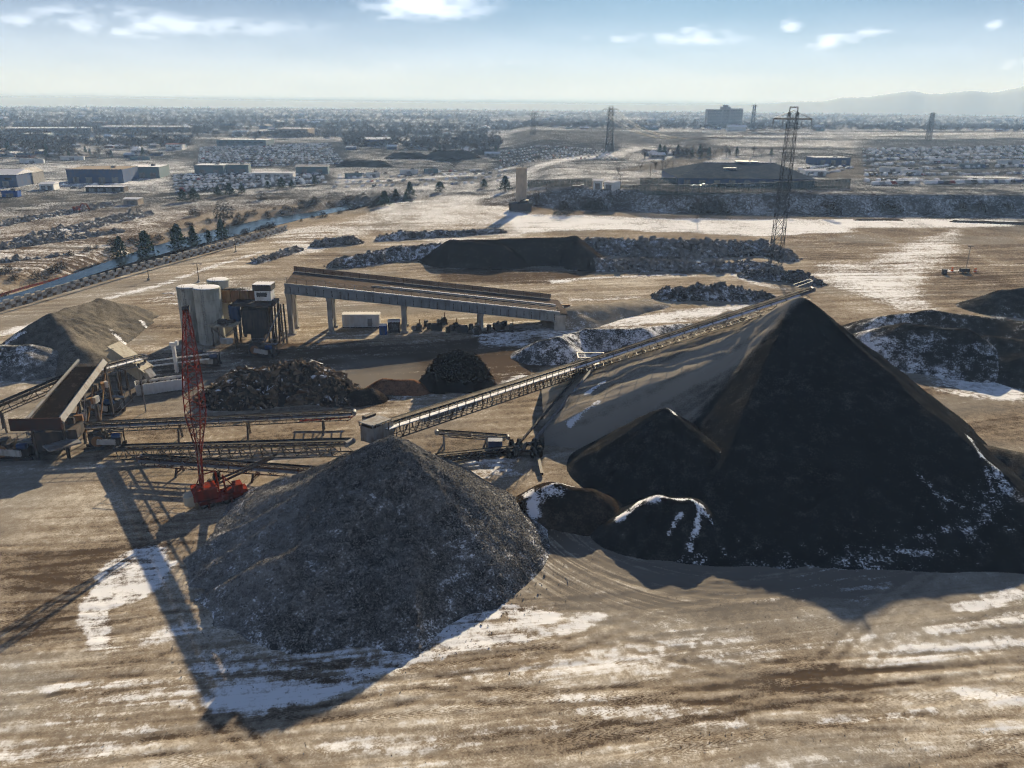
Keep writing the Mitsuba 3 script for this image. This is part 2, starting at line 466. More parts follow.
poly([(610, 186), (690, 164), (735, 158), (720, 166), (690, 180)], .3, .8, 4)
# yard and mid ground, painted far to near
poly([(255, 232), (345, 222), (400, 196), (520, 194), (520, 236), (440, 245), (380, 232), (300, 256)], .55, .6, 4)
poly([(385, 200), (500, 196), (512, 212), (480, 226), (425, 222), (372, 214)], .68, None, 4)
poly([(500, 214), (560, 215), (690, 219), (1024, 218), (1024, 226), (860, 232), (760, 236), (620, 230), (520, 233)], .85, None, 3)
poly([(520, 198), (680, 200), (690, 212), (560, 211)], .6, .35, 3)
poly([(480, 199), (690, 200), (860, 196), (1100, 196), (1100, 222), (860, 217), (690, 215), (480, 206)], .45, .15, 4, warp=False)
poly([(-60, 210), (150, 198), (250, 200), (330, 198), (200, 214), (130, 240), (90, 256), (-60, 285)], .46, .22, 5)
poly([(850, 228), (1024, 226), (1100, 300), (900, 300), (930, 270)], .18, .33, 6)
poly([(780, 236), (870, 232), (905, 244), (880, 258), (815, 262), (770, 255)], .22, .35, 4)
poly([(812, 262), (868, 262), (900, 246), (962, 226), (948, 262), (918, 285), (938, 311), (900, 312), (862, 298), (818, 282)], .66, .5, 4)
poly([(830, 268), (880, 272), (915, 306), (870, 298)], .78, .5, 3)
stroke([(965, 271), (948, 271)], 3, .7)
stroke([(940, 276), (1024, 278)], 5, .15, .25)
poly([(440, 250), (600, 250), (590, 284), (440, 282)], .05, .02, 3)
poly([(560, 280), (790, 250), (820, 270), (640, 296), (560, 300)], .1, .62, 3)
stroke([(560, 322), (620, 321), (680, 316), (740, 308)], 5, .8)
poly([(470, 328), (560, 322), (640, 322), (660, 340), (600, 362), (520, 372), (470, 360)], .62, .4, 3)
stroke([(690, 274), (620, 277), (555, 281)], 2.4, .8)
stroke([(700, 262), (760, 284), (790, 290)], 2, .6)
stroke([(575, 300), (640, 297)], 1.6, .6)
poly([(800, 312), (860, 318), (900, 322), (870, 340)], .1, .5, 3)
poly([(880, 345), (1024, 340), (1024, 405), (985, 395), (925, 378)], .8, .4, 4)
poly([(905, 378), (1024, 408), (1024, 470), (960, 450)], .12, .36, 3)
stroke([(940, 388), (975, 396)], 1.6, .72)
stroke([(0, 333), (30, 323), (45, 318)], 3.0, .8)
stroke([(110, 296), (150, 286), (175, 279)], 2.2, .75)
stroke([(180, 276), (215, 265), (260, 252)], 2.0, .68)
poly([(150, 300), (185, 285), (230, 275), (240, 284), (180, 310)], .5, .5, 2)
poly([(0, 300), (280, 236), (300, 250), (180, 290), (90, 310), (0, 345)], None, .62, 4)
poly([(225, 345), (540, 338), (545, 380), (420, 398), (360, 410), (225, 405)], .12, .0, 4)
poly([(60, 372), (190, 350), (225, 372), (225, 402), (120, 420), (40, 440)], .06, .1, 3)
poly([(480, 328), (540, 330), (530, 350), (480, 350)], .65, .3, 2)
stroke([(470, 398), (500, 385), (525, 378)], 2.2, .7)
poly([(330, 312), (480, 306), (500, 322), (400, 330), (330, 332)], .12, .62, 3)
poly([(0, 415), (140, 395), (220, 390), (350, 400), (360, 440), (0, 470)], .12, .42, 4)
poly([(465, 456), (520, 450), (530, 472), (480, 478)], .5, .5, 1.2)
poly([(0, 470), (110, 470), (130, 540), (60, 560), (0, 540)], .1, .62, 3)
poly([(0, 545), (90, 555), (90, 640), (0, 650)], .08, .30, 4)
# the worked ground in front
poly([(118, 556), (158, 546), (175, 566), (160, 592), (128, 604), (126, 640), (98, 648), (88, 612), (96, 576)], .92, .5, .8)
stroke([(146, 642), (170, 632), (186, 628)], 1.2, .72)
stroke([(60, 688), (120, 685), (190, 694)], 1.0, .68)
stroke([(75, 694), (200, 706), (280, 708)], 1.5, .62)
stroke([(225, 700), (310, 690), (360, 668), (430, 645), (520, 628)], 2.1, 1.12, None, .5, .25)
stroke([(215, 668), (260, 676), (330, 664), (420, 636)], 2.6, .72)
stroke([(425, 625), (470, 612), (500, 600), (548, 610)], 1.5, .98)
stroke([(480, 622), (560, 625), (600, 617)], 1.2, .82)
stroke([(0, 750), (90, 747), (150, 735)], 1.2, .68)
stroke([(60, 720), (140, 726)], .8, .55)
stroke([(320, 745), (430, 741), (560, 728)], 1.2, .62)
stroke([(560, 700), (640, 712), (720, 714)], 1.6, .66)
stroke([(440, 668), (560, 662), (650, 652), (740, 640)], 2.2, .52)
stroke([(640, 672), (760, 650), (860, 636)], 1.5, .48)
stroke([(700, 594), (760, 597), (800, 594)], .9, .72)
stroke([(870, 660), (960, 646), (1024, 640)], 1.4, .56)
stroke([(960, 604), (1024, 594)], 1.3, .76)
stroke([(930, 625), (1024, 615)], 1.2, .62)
stroke([(955, 690), (1024, 702)], .9, .7)
stroke([(820, 712), (930, 708)], .5, .66)
stroke([(975, 532), (1024, 524)], 2.0, .95)
stroke([(560, 600), (600, 612)], .9, .66)
poly([(600, 540), (700, 545), (800, 520), (960, 510), (980, 530), (850, 600), (700, 592)], .44, .2, 2)
poly([(535, 525), (600, 532), (690, 588), (800, 600), (760, 622), (640, 616), (560, 600)], .1, .40, 2)
gz = Z(GXf, GYf)
d2 = np.hypot(GXf, GYf)
nearw = sstep(150, 95, d2) * sstep(30, 42, d2)
s_ = GYf * .985 - GXf * .16 + 3 * nz(GXf, GYf, .035, 51, 1)
a_ = GXf * .985 + GYf * .16
ruts = meshkit.fbm(np.stack([a_ * .05, s_ * .9, 0 * s_], -1), 3, 52)
rr, th = np.hypot(GXf - FRONT[0], GYf - FRONT[1]), np.arctan2(GYf - FRONT[1], GXf - FRONT[0])
curl = meshkit.fbm(np.stack([rr * 1.3, th * 1.6, 0 * rr], -1), 2, 53)
wt = 1 - sstep(9, 19, np.sqrt((GXf - TURN[0]) ** 2 + 2.2 * (GYf - TURN[1]) ** 2))
gz = gz + nearw * (.10 * (ruts * (1 - wt) + curl * wt - .5) + .10 * (nz(GXf, GYf, .6, 54, 2) - .5)) + .2 * (nz(GXf, GYf, .3, 55) - .5) * sstep(120, 200, d2) * sstep(900, 500, d2)
ny_, nx_ = GX.shape
ii = (np.arange(ny_ - 1)[:, None] * nx_ + np.arange(nx_ - 1)[None]).ravel()
gf = np.stack([ii, ii + 1, ii + 1 + nx_, ii + nx_], 1)
gf = np.vstack([gf[:, [0, 1, 2]], gf[:, [0, 2, 3]]])
# wheel tracks pressed into the worked ground
rt = np.random.default_rng(8)
for k in range(90):
    x0, y0 = rt.uniform(-75, 60), rt.uniform(50, 100)
    L, curve = rt.uniform(15, 60), rt.normal() * .004
    th0 = -.16 * -1 + rt.normal() * .10 + (rt.uniform(-.9, .9) if rt.random() < .12 else 0)
    tt = np.linspace(-L / 2, L / 2, 14)
    px_, py_ = x0 + tt * math.cos(th0), y0 + tt * math.sin(th0) + curve * tt ** 2
    amt = rt.uniform(.06, .28)
    for off in (-1.15, 1.15):
        pts = [np.array([a, b + off]) for a, b in zip(px_, py_)]
        P_ = np.array(pts)
        m = np.nonzero((GXf > P_[:, 0].min() - 1) & (GXf < P_[:, 0].max() + 1) & (GYf > P_[:, 1].min() - 1) & (GYf < P_[:, 1].max() + 1))[0]
        if not len(m): continue
        w = 1 - sstep(.22, .5, line_dist(GXf[m], GYf[m], pts))
        tone[m] -= amt * w * (.6 + .8 * nz(GXf[m], GYf[m], 1.1, 60 + k, 1)); snow[m] -= amt * .9 * w
        gz[m] -= .02 * w
for k in range(64):
    r0, a0, a1 = rt.uniform(6, 25), rt.uniform(-2.9, -2.4), rt.uniform(-1.7, -.9)
    an_ = np.linspace(a0, a1, 22)
    pts = [np.array([FRONT[0] + r0 * 1.15 * math.cos(a), FRONT[1] + r0 * math.sin(a)]) for a in an_]
    P_ = np.array(pts)
    m = np.nonzero((GXf > P_[:, 0].min() - 1) & (GXf < P_[:, 0].max() + 1) & (GYf > P_[:, 1].min() - 1) & (GYf < P_[:, 1].max() + 1))[0]
    w = 1 - sstep(.2, .5, line_dist(GXf[m], GYf[m], pts))
    tone[m] += rt.choice([-.42, -.3, .28, -.2]) * w; snow[m] -= .3 * w; gz[m] -= .03 * w
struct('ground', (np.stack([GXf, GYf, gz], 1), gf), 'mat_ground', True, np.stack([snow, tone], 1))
print('ground', len(GXf), 'vertices')

# river water
wl = -3.6
rp = []
for i, p in enumerate(RIVER):
    t = np.array(RIVER[min(i + 1, len(RIVER) - 1)]) - RIVER[max(i - 1, 0)]
    nrm = np.array([-t[1], t[0]]) / np.linalg.norm(t)
    hw = (2.5, 2.5, 3, 4.5, 8, 11, 10, 7, 5, 3)[i]
    rp += [[*(p + nrm * hw), wl], [*(p - nrm * hw), wl]]
k = np.arange(len(RIVER) - 1) * 2
struct('river', (np.array(rp), np.vstack([np.stack([k, k + 1, k + 3], 1), np.stack([k, k + 3, k + 2], 1)])), 'mat_water', False)
labels['river']['label'] = 'narrow river reflecting the sky behind the block wall'


# ---------------------------------------------------------------- stockpiles and banks
def pile_mesh(ridges, res, slope=36.0, rough=.25, seed=0, snow_fn=None, tone_=.5, round_=.9, base=None, gully=0.0, planes=()):
    """Ridges: ((x, y, crest height), (x, y, crest height)[, slope]). The heap is what slides to its angle of rest under them."""
    pts = np.array([q for r in ridges for q in r[:2]])
    tan0 = math.tan(math.radians(min([slope] + [r[2] for r in ridges if len(r) > 2])))
    reach = pts[:, 2].max() / tan0 + 2
    x0, y0 = pts[:, 0].min() - reach, pts[:, 1].min() - reach
    x1, y1 = pts[:, 0].max() + reach, pts[:, 1].max() + reach
    X, Y = np.meshgrid(np.arange(x0, x1, res), np.arange(y0, y1, res))
    sh = X.shape
    X, Y = X.ravel(), Y.ravel()
    Xw, Yw = X + 2.2 * (nz(X, Y, .12, seed + 1) - .5), Y + 2.2 * (nz(X, Y, .12, seed + 2) - .5)
    hs = []
    for r in ridges:
        a, b = np.array(r[0], float), np.array(r[1], float)
        d, t = seg_dist(Xw, Yw, a, b)
        hs.append(a[2] + (b[2] - a[2]) * t - np.maximum(np.hypot(d, round_) - round_, 0) * math.tan(math.radians(r[2] if len(r) > 2 else slope)))
    for p0, fall, H, sl, W, fan in planes:
        fx, fy = np.array(fall) / np.hypot(*fall)
        t, l = (Xw - p0[0]) * fx + (Yw - p0[1]) * fy, (Yw - p0[1]) * fx - (Xw - p0[0]) * fy
        hs.append(H - np.maximum(t, 0) * math.tan(math.radians(sl)) - np.maximum(-t, 0) * .75 - np.maximum(np.abs(l) - W - fan * np.maximum(t, 0), 0) * .73)
    hs = np.array(hs)
    m = hs.max(0)
    h = m + np.log(np.exp((hs - m) / .55).sum(0)) * .55 - .55 * .3
    ap = pts[pts[:, 2].argmax()]
    if gully:
        ang = np.arctan2(Y - ap[1], X - ap[0])
        g = meshkit.fbm(np.stack([np.cos(ang) * 7, np.sin(ang) * 7, 0 * ang + seed], -1), 3, seed + 5)
        h = h + gully * (g - .5) * sstep(0, 4, h) * sstep(ap[2], ap[2] * .8, h)
    h = h + rough * 2 * (nz(X, Y, .3, seed + 3, 4) - .5) * sstep(-.5, 1.5, h)
    zb = Z(X, Y) if base is None else base
    keep = h > -.5
    sn = np.zeros_like(h) if snow_fn is None else snow_fn(X, Y, h)
    idx = np.arange(len(X)).reshape(sh)
    q = np.stack([idx[:-1, :-1].ravel(), idx[:-1, 1:].ravel(), idx[1:, 1:].ravel(), idx[1:, :-1].ravel()], 1)
    q = q[keep[q].all(1)]
    used = np.unique(q)
    back = np.full(len(X), -1); back[used] = np.arange(len(used))
    V = np.stack([X, Y, zb + h], 1)[used]
    f = back[q]
    tn = tone_ if np.ndim(tone_) == 0 else 0
    uv = np.stack([sn[used], np.full(len(used), tn) if not callable(tone_) else tone_(X, Y, h)[used]], 1)
    return (V, np.vstack([f[:, [0, 1, 2]], f[:, [0, 2, 3]]])), uv


def P(px, py, h, fwd=None):
    """Crest point: the bearing at crest height h above datum."""
    q = G(px, py, h) if fwd is None else D(px, py, fwd)
    return (q[0], q[1], q[2] if fwd is not None else h)


def pile(name, label, ridges, mat, res=.7, cat='stockpile', group=None, **kw):
    key = thing(name, label, cat, group)
    m, uv = pile_mesh(ridges, res, **kw)
    whole(key, m, mat, True, uv)
    return key, m


def strokes_snow(lines, base=0.0):
    L = [([G(*q)[:2] if len(q) == 2 else G(*q)[:2] for q in pts], w, s) for pts, w, s in lines]
    def fn(X, Y, h):
        out = np.full(X.shape, base)
        for pts, w, s in L:
            out = np.maximum(out, s * (1 - sstep(w * .1, w * 1.6, line_dist(X, Y, pts))) * (.45 + .95 * nz(X, Y, .7, 29)))
        return out
    return fn


# the tall stockpile on the right
A1 = P(800, 299, 24.4)
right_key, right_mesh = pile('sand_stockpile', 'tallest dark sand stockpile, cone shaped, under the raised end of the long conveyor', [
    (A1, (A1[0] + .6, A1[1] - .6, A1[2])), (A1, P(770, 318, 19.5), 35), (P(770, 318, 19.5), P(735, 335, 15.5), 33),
    (A1, P(960, 452, 5.0), 36)], 'mat_sand', .55, slope=37, seed=60, planes=[(P(752, 322, 18.6), (-.985, -.17), 18.6, 20, 10, 0), (P(700, 356, 12.0), (-.985, -.17), 12.0, 17, 9, 0), (A1, (-.05, -1), 24.0, 22.6, 1.5, .5)], gully=1.0, rough=.22, tone_=lambda X, Y, h: .12 + sstep(0, 150, -28 * (X - 57) + 33 * (Y - 149)) * sstep(121, 127, Y + .25 * X) * (.72 + 1.3 * (meshkit.fbm(np.stack([(Y - .27 * X) * .42, (X + .27 * Y) * .03, 0 * X], -1), 4, 61) - .5)),  # tone paints light: left flank pale as sunlit, cone and front fan dark as shaded
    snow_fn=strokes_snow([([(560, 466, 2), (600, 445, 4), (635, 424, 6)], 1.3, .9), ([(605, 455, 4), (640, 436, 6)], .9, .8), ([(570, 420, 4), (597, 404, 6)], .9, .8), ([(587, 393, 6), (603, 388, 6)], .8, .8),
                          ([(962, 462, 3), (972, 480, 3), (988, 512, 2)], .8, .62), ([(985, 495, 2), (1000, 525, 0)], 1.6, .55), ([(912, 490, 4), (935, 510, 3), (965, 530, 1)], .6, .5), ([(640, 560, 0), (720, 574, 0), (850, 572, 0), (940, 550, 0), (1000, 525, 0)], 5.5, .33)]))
S3 = P(668, 408, 11.6)
pile('sand_stockpile', 'dark secondary sand heap with a light crest, leaning on the front of the tallest stockpile', [
    (S3, P(715, 450, 8.0), 36), (P(715, 450, 8.0), P(762, 492, 2.6), 35)], 'mat_sand', .5, slope=36, seed=70, gully=.9, tone_=.14,
    snow_fn=strokes_snow([([(662, 406, 11), (674, 418, 10)], .9, .9), ([(700, 440, 9), (760, 490, 3)], .35, .4)]))  # second stroke paints the sunlit crest line in snow colour
pile('sand_stockpile', 'low hollowed mound streaked with snow, in front of the dark secondary heap', [
    (P(655, 497, 5.2), P(690, 500, 5.0)), (P(690, 500, 5.0), P(715, 525, 2.5)), (P(655, 497, 5.2), P(622, 520, 2.2))], 'mat_sand', .4, slope=33, seed=80, tone_=.15, rough=.3,
    snow_fn=strokes_snow([([(620, 527, 1), (640, 508, 3), (655, 500, 5)], 1.1, .95), ([(655, 498, 5), (690, 500, 5), (712, 522, 3)], .5, .8), ([(700, 520, 2), (690, 555, 0)], .7, .7), ([(680, 520, 3), (668, 548, 0)], .6, .62)]))
pile('sand_stockpile', 'small round dark mound beside the left foot of the tall stockpile', [
    (P(555, 482, 4.5), P(590, 488, 4.6)), (P(535, 497, 2.6), P(555, 482, 4.5))], 'mat_soil', .4, slope=37, seed=90, tone_=.3,
    snow_fn=strokes_snow([([(528, 500, 1), (535, 520, 0)], 1.2, .9), ([(540, 492, 3), (560, 486, 4), (575, 487, 4)], .35, .7), ([(540, 508, 1), (560, 508, 1)], 1.5, .55)]))

# the coarse gravel stockpile on the left, two spurs to its left
A2 = P(393, 441, 14.0)
spec = lambda X, Y, h: .24 + .3 * (nz(X, Y, .2, 99) - .5) + .12 * sstep(5, 1, h)
left_key, left_mesh = pile('gravel_stockpile', 'coarse grey gravel stockpile with snow between stones, under the conveyor chute', [
    (A2, P(412, 452, 13.2)), (P(405, 462, 12.6), P(300, 548, 6.2), 33), (P(300, 548, 6.2), P(195, 600, .2), 27), (A2, P(250, 532, 1.0), 37), (P(412, 452, 13.2), P(528, 556, 1.0), 38)],
    planes=[(A2, (-1, -.12), 13.7, 27, 1, .45), (A2, (-.72, -.7), 13.4, 26.5, 1, .45), (A2, (-.22, -1), 13.6, 26.0, 1.5, .42), (A2, (.3, -1), 13.2, 30, 1.5, .35)], mat='mat_gravel', res=.4, slope=36, seed=100, gully=1.3,  rough=.4, snow_fn=spec, tone_=lambda X, Y, h: .4 + .35 * sstep(-24, -34, X))  # left flank toned lighter, sunlight put into the gravel colour


def scatter_on(mesh, n, rng, zmin=.3):
    v, f = mesh
    tri = v[f]
    ar = np.linalg.norm(np.cross(tri[:, 1] - tri[:, 0], tri[:, 2] - tri[:, 0]), axis=1)
    ar = ar * (tri[:, :, 2].mean(1) > zmin)
    k = rng.choice(len(f), n, p=ar / ar.sum())
    r1, r2 = np.sqrt(rng.random(n)), rng.random(n)
    return tri[k, 0] * (1 - r1)[:, None] + tri[k, 1] * (r1 * (1 - r2))[:, None] + tri[k, 2] * (r1 * r2)[:, None]


def pebble(seed):
    r = np.random.default_rng(seed)
    m = trimesh.creation.icosphere(0)
    pts = np.array([[1, 0, 0], [-1, 0, 0], [0, 1, 0], [0, -1, 0], [0, 0, 1], [0, 0, -1.0]]) * (1 + .35 * r.normal(size=(6, 1))).clip(.6, 1.4) + .15 * r.normal(size=(6, 3))
    h = trimesh.convex.convex_hull(pts)
    return np.array(h.vertices), np.array(h.faces)


rg = np.random.default_rng(5)
pp = scatter_on(left_mesh, 60000, rg, .1)
part('stone', left_key, join([copies(pebble(i), tumble(pp[i::4], (rg.lognormal(-2.55, .4, len(pp[i::4])).clip(.04, .3))[:, None] * np.ones(3), rg)) for i in range(4)]), 'mat_cobble', False, stuff=True)
q = np.column_stack([rg.uniform(-48, 8, 5200), rg.uniform(66, 104, 5200)])
dq = line_dist(q[:, 0], q[:, 1], [G(205, 560)[:2], G(230, 640)[:2], G(330, 650)[:2], G(440, 618)[:2], G(530, 570)[:2]])
q = q[rg.random(len(q)) < np.exp(-(dq / 4.5) ** 2)]
part('spilled_stone', left_key, copies(pebble(9), tumble(np.column_stack([q, Z(q[:, 0], q[:, 1]) + .05]), rg.lognormal(-2.6, .35, len(q))[:, None] * np.ones(3), rg)), 'mat_cobble', False, stuff=True)


q = np.column_stack([rg.uniform(-70, 62, 15000), rg.uniform(48, 112, 15000)])
q = q[nz(q[:, 0], q[:, 1], .12, 77) + .25 * rg.random(len(q)) > .6]
struct('dirt_clods', copies(pebble(9), tumble(np.column_stack([q, Z(q[:, 0], q[:, 1]) + .04]), rg.lognormal(-3.4, .4, len(q)).clip(.02, .075)[:, None] * np.ones(3), rg)), 'mat_clod', False, kind='stuff', label='small clods and stones lying on the worked ground')


def blob_rock(seed):
    r = np.random.default_rng(seed)
    h = trimesh.convex.convex_hull(r.uniform(-1, 1, (9, 3)) * [1, .75, .5])
    return np.array(h.vertices), np.array(h.faces)


CHUNKS = [blob_rock(i) for i in range(5)] + [(BOXV * [1.9, 1.2, .45], BOXF)]


def rubble(name, label, ridges, n, size, mat='mat_rubble', under='mat_soil', cat='rubble heap', slope=32, seed=0, tone_=.35, snow_=.45, res=1.2):
    key = thing(name, label, cat)
    m, uv = pile_mesh(ridges, res, slope=slope, seed=seed, rough=.6, tone_=tone_, snow_fn=lambda X, Y, h: snow_ + .5 * (nz(X, Y, .15, seed + 9) - .5))
    part('mound', key, m, under, True, uv)
    r = np.random.default_rng(seed)
    p = scatter_on(m, n, r, -.2 + m[0][:, 2].min())
    sz = r.lognormal(math.log(size), .45, n).clip(size * .4, size * 3)
    part('chunk', key, join([copies(CHUNKS[i], tumble(p[i::6], sz[i::6, None] * np.ones(3), r)) for i in range(6)]), mat, False, stuff=True)
    return key


rubble('rubble_heap', 'long bank of broken concrete rubble dusted with snow, above the dirt haul road', [
    (P(592, 238, 5.5), P(680, 241, 6)), (P(680, 241, 6), P(765, 241, 4.5)), (P(600, 258, 4), P(680, 262, 3)), (P(765, 241, 4.5), P(788, 252, 3)), (P(680, 262, 3), P(770, 262, 2.6))], 3200, .8, seed=201)
rubble('rubble_heap', 'dark rubble heap in snow right behind the upper conveyor', [(P(668, 288, 3.0), P(720, 284, 4.2)), (P(720, 284, 4.2), P(765, 292, 2.5))], 1000, .55, 'mat_dark_rubble', seed=203)
rubble('rubble_heap', 'dark rubble mound at the conveyor head beyond the tall stockpile', [(P(755, 268, 3.0), P(800, 272, 3.2)), (P(800, 272, 3.2), P(815, 278, 2))], 600, .6, 'mat_dark_rubble', seed=205)
rubble('rubble_heap', 'rubble bank between the ramp and the snowy field', [(P(340, 258, 3.0), P(400, 246, 4.5)), (P(400, 246, 4.5), P(482, 243, 4.5))], 1300, .65, 'mat_dark_rubble', seed=207, snow_=.55)
rubble('rubble_heap', 'grey rubble heap beside the snowy road bend', [(P(320, 240, 2.5), P(350, 236, 3.2))], 450, .6, seed=209, snow_=.25)
rubble('rubble_heap', 'low dark rubble row on the edge of the snowy field', [(P(382, 236, 2), P(400, 232, 3)), (P(400, 232, 3), P(500, 228, 2))], 600, .5, 'mat_dark_rubble', seed=211, snow_=.5)
rubble('rubble_heap', 'rubble strip beside the road left of the snowy road bend', [(P(258, 258, 1.6), P(295, 246, 2))], 350, .5, seed=213, snow_=.4)
rubble('rubble_heap', 'rubble bank with snow below the far warehouses on the river side', [(at(30, 240) + [0, 0, 2], at(140, 215) + [0, 0, 2]), (at(0, 225) + [0, 0, 1.5], at(110, 205) + [0, 0, 1.5])], 1600, .8, seed=215, snow_=.5, slope=20)
rubble('rubble_heap', 'heap of pale rocks on the river bank at the left edge', [(at(-20, 264) + [0, 0, 1], at(95, 252) + [0, 0, 1.5]), (at(-20, 280) + [0, 0, 1], at(60, 272) + [0, 0, 1.2]), (at(-10, 250) + [0, 0, 1.2], at(120, 232) + [0, 0, 1.2])], 2000, .8, seed=217, snow_=.45, slope=20)
rubble('debris_heap', 'dark debris heap with scrap between the ramp and the horizontal conveyors', [(P(238, 372, 5.5), P(300, 362, 6)), (P(300, 362, 6), P(335, 378, 4)), (P(238, 372, 5.5), P(225, 392, 2))], 1300, .5, 'mat_debris', seed=219, snow_=.0, cat='debris heap', tone_=.25)
pile('soil_heap', 'small rounded dark heap at the end of the upper horizontal conveyor', [(P(360, 389, 2.6), P(372, 387, 2.6))], 'mat_soil', .5, slope=38, seed=221, tone_=.2, cat='soil heap')
pile('soil_heap', 'low reddish soil heap between the dark brush heap and the debris', [(P(385, 377, 2.6), P(412, 378, 2.6))], 'mat_red_soil', .5, slope=34, seed=223, tone_=.6, cat='soil heap')
pile('dirt_bank', 'wide dark dirt bank with a flat top behind the ramp', [(P(450, 240, 8.5), P(575, 236, 9.5)), (P(575, 236, 9.5), P(588, 250, 6.5)), (P(450, 240, 8.5), P(500, 244, 8.0))], 'mat_soil', 1.0, slope=36, seed=225, tone_=.08, cat='dirt bank')
pile('snowy_mound', 'snow streaked mound under the middle of the long conveyor', [(P(540, 339, 4.6), P(556, 337, 4.8)), (P(556, 337, 4.8), P(600, 328, 2.5))], 'mat_gravel', .6, slope=34, seed=227, tone_=.4, cat='mound',
     snow_fn=lambda X, Y, h: .48 + .5 * (nz(X, Y, .12, 7) - .5))
pile('snowy_mound', 'broad shaded mound with snow behind the conveyor, right of the ramp end', [(P(588, 328, 4.5), P(640, 328, 4.8)), (P(640, 328, 4.8), P(690, 322, 2))], 'mat_gravel', .6, slope=33, seed=229, tone_=.4, cat='mound',
     snow_fn=lambda X, Y, h: .45 + .5 * (nz(X, Y, .12, 8) - .5))
pile('dirt_bank', 'steep dark cut bank under the upper conveyor', [(P(672, 340, 8.5), P(745, 322, 10.5)), (P(672, 340, 8.5), P(690, 345, 8.0))], 'mat_soil', .6, slope=38, seed=231, tone_=.55, cat='dirt bank')
pile('sand_stockpile', 'broad shaded berm with blue snow, right of the tall stockpile', [(P(870, 330, 5.5), P(905, 322, 8.5)), (P(905, 322, 8.5), P(968, 330, 8.5)), (P(968, 330, 8.5), P(1000, 350, 4))], 'mat_sand', .6, slope=31, seed=233, tone_=.2,
     snow_fn=lambda X, Y, h: .56 + .8 * (nz(X, Y, .1, 12) - .5) - .4 * sstep(5, 9, h))
pile('sand_stockpile', 'dark rolling berms above the snowy slope near the right edge', [(P(880, 315, 5), P(930, 310, 6.5)), (P(930, 310, 6.5), P(1000, 318, 6)), (P(1000, 318, 6), P(1060, 325, 8)), (P(990, 335, 7), P(1060, 345, 8))], 'mat_sand', .7, slope=28, seed=235, tone_=.2,
     snow_fn=lambda X, Y, h: .28 + .7 * (nz(X, Y, .09, 13) - .5))
pile('sand_stockpile', 'dark mound cut by the right edge of the picture', [(P(1000, 290, 6), P(1060, 283, 9)), (P(1060, 283, 9), P(1120, 290, 7))], 'mat_sand', .8, slope=30, seed=237, tone_=.2, snow_fn=lambda X, Y, h: .15 + .7 * (nz(X, Y, .12, 14) - .5))
pile('sand_stockpile', 'low brown mound at the right foot of the tall stockpile', [(P(985, 445, 3), P(1040, 455, 4.5))], 'mat_sand', .6, slope=32, seed=239, tone_=.3, snow_fn=lambda X, Y, h: .1 + 0 * X)
pile('sand_stockpile', 'broad tan sand heap below the river road on the left', [(P(52, 314, 9.0), P(100, 299, 7.5)), (P(100, 299, 7.5), P(135, 305, 3.5)), (P(52, 314, 9.0), P(75, 345, 5), 32)], 'mat_sand', .6, slope=32, seed=241, tone_=.42, gully=.8,
     snow_fn=strokes_snow([([(0, 345, 3), (20, 335, 5)], 2, .8), ([(110, 330, 3), (125, 337, 2)], .8, .8), ([(142, 322, 1), (150, 326, 1)], .9, .8)]))
pile('sand_stockpile', 'grooved low heap with snow at the left edge, in front of the tan heap', [(P(-30, 345, 6), P(30, 345, 5.5)), (P(30, 345, 5.5), P(70, 352, 3))], 'mat_gravel', .6, slope=31, seed=243, tone_=.5, gully=1.2,
     snow_fn=lambda X, Y, h: .3 + .6 * (nz(X, Y, .15, 15) - .5))
pile('soil_heap', 'long dirt berm on the snowy ground near the right edge', [(P(955, 219, 1.2), P(1060, 222, 1.5))], 'mat_soil', 1.2, slope=25, seed=245, tone_=.6, cat='soil heap')
pile('soil_heap', 'low flat dirt berm in the middle of the white snow road', [(P(860, 218, 1.0), P(898, 218, 1.0))], 'mat_soil', 1.2, slope=20, seed=247, tone_=.7, cat='soil heap')
for i, (a, b, c, d, h, s) in enumerate([(395, 152, 420, 152, 7, 'dark soil heap, second from the left of the far heaps'), (436, 150, 468, 150, 9, 'tall dark soil heap among the far heaps'), (345, 160, 382, 160, 6, 'dark wooded heap nearest the left car lots'), (474, 149, 490, 149, 6, 'rightmost dark soil heap of the far heaps'), (440, 156, 455, 157, 5, 'small dark heap just in front of the tall far heap')]):
    pa, pb = at(a, b, h), at(c, d, h)
    pile('soil_heap', s, [((pa[0], pa[1], h), (pb[0], pb[1], h))], 'mat_soil', 2.5, slope=30, seed=250 + i, tone_=.2, cat='soil heap', rough=.5)


#<<OBJ
# ---------------------------------------------------------------- block wall, river fence
wall_pts = [at(*q) for q in [(-150, 362), (0, 314), (130, 276), (255, 241), (287, 231.5)]]
bw = thing('block_wall', 'long retaining wall of stacked concrete blocks between the river and the dirt road', 'wall')
dense = []
for a, b in zip(wall_pts[:-1], wall_pts[1:]):
    n = max(1, int(np.linalg.norm(b - a) / 2.05))
    dense += [(a + (b - a) * (i + .5) / n, math.atan2(b[1] - a[1], b[0] - a[0])) for i in range(n)]
rw = np.random.default_rng(3)
bplys = [mikit.ply(box((0, 0, 0), s), m) for s, m in (((1.96, .8, .94), 'mat_concrete'), ((1.9, .6, .92), 'mat_wood'), ((1.93, .9, .9), 'mat_wall_grey'))]  # dark blocks carry the shade of gaps and joints in their colour
for i, (p, rz) in enumerate(dense):
    for c in range(3):
        if (i + c) % 2 and c == 2: continue
        off = .3 * ((i + c) % 2) + rw.uniform(-.05, .05)
        q = p + [math.sin(rz) * -off, math.cos(rz) * off, 0]
        part('block', bw, bplys[(i + c) % 2 if rw.random() < .8 else 2], None, to_world=to_mat((q[0], q[1], float(Z(p[0], p[1])) * .3 + .3 + c * .97), rz + rw.uniform(-.02, .02)))
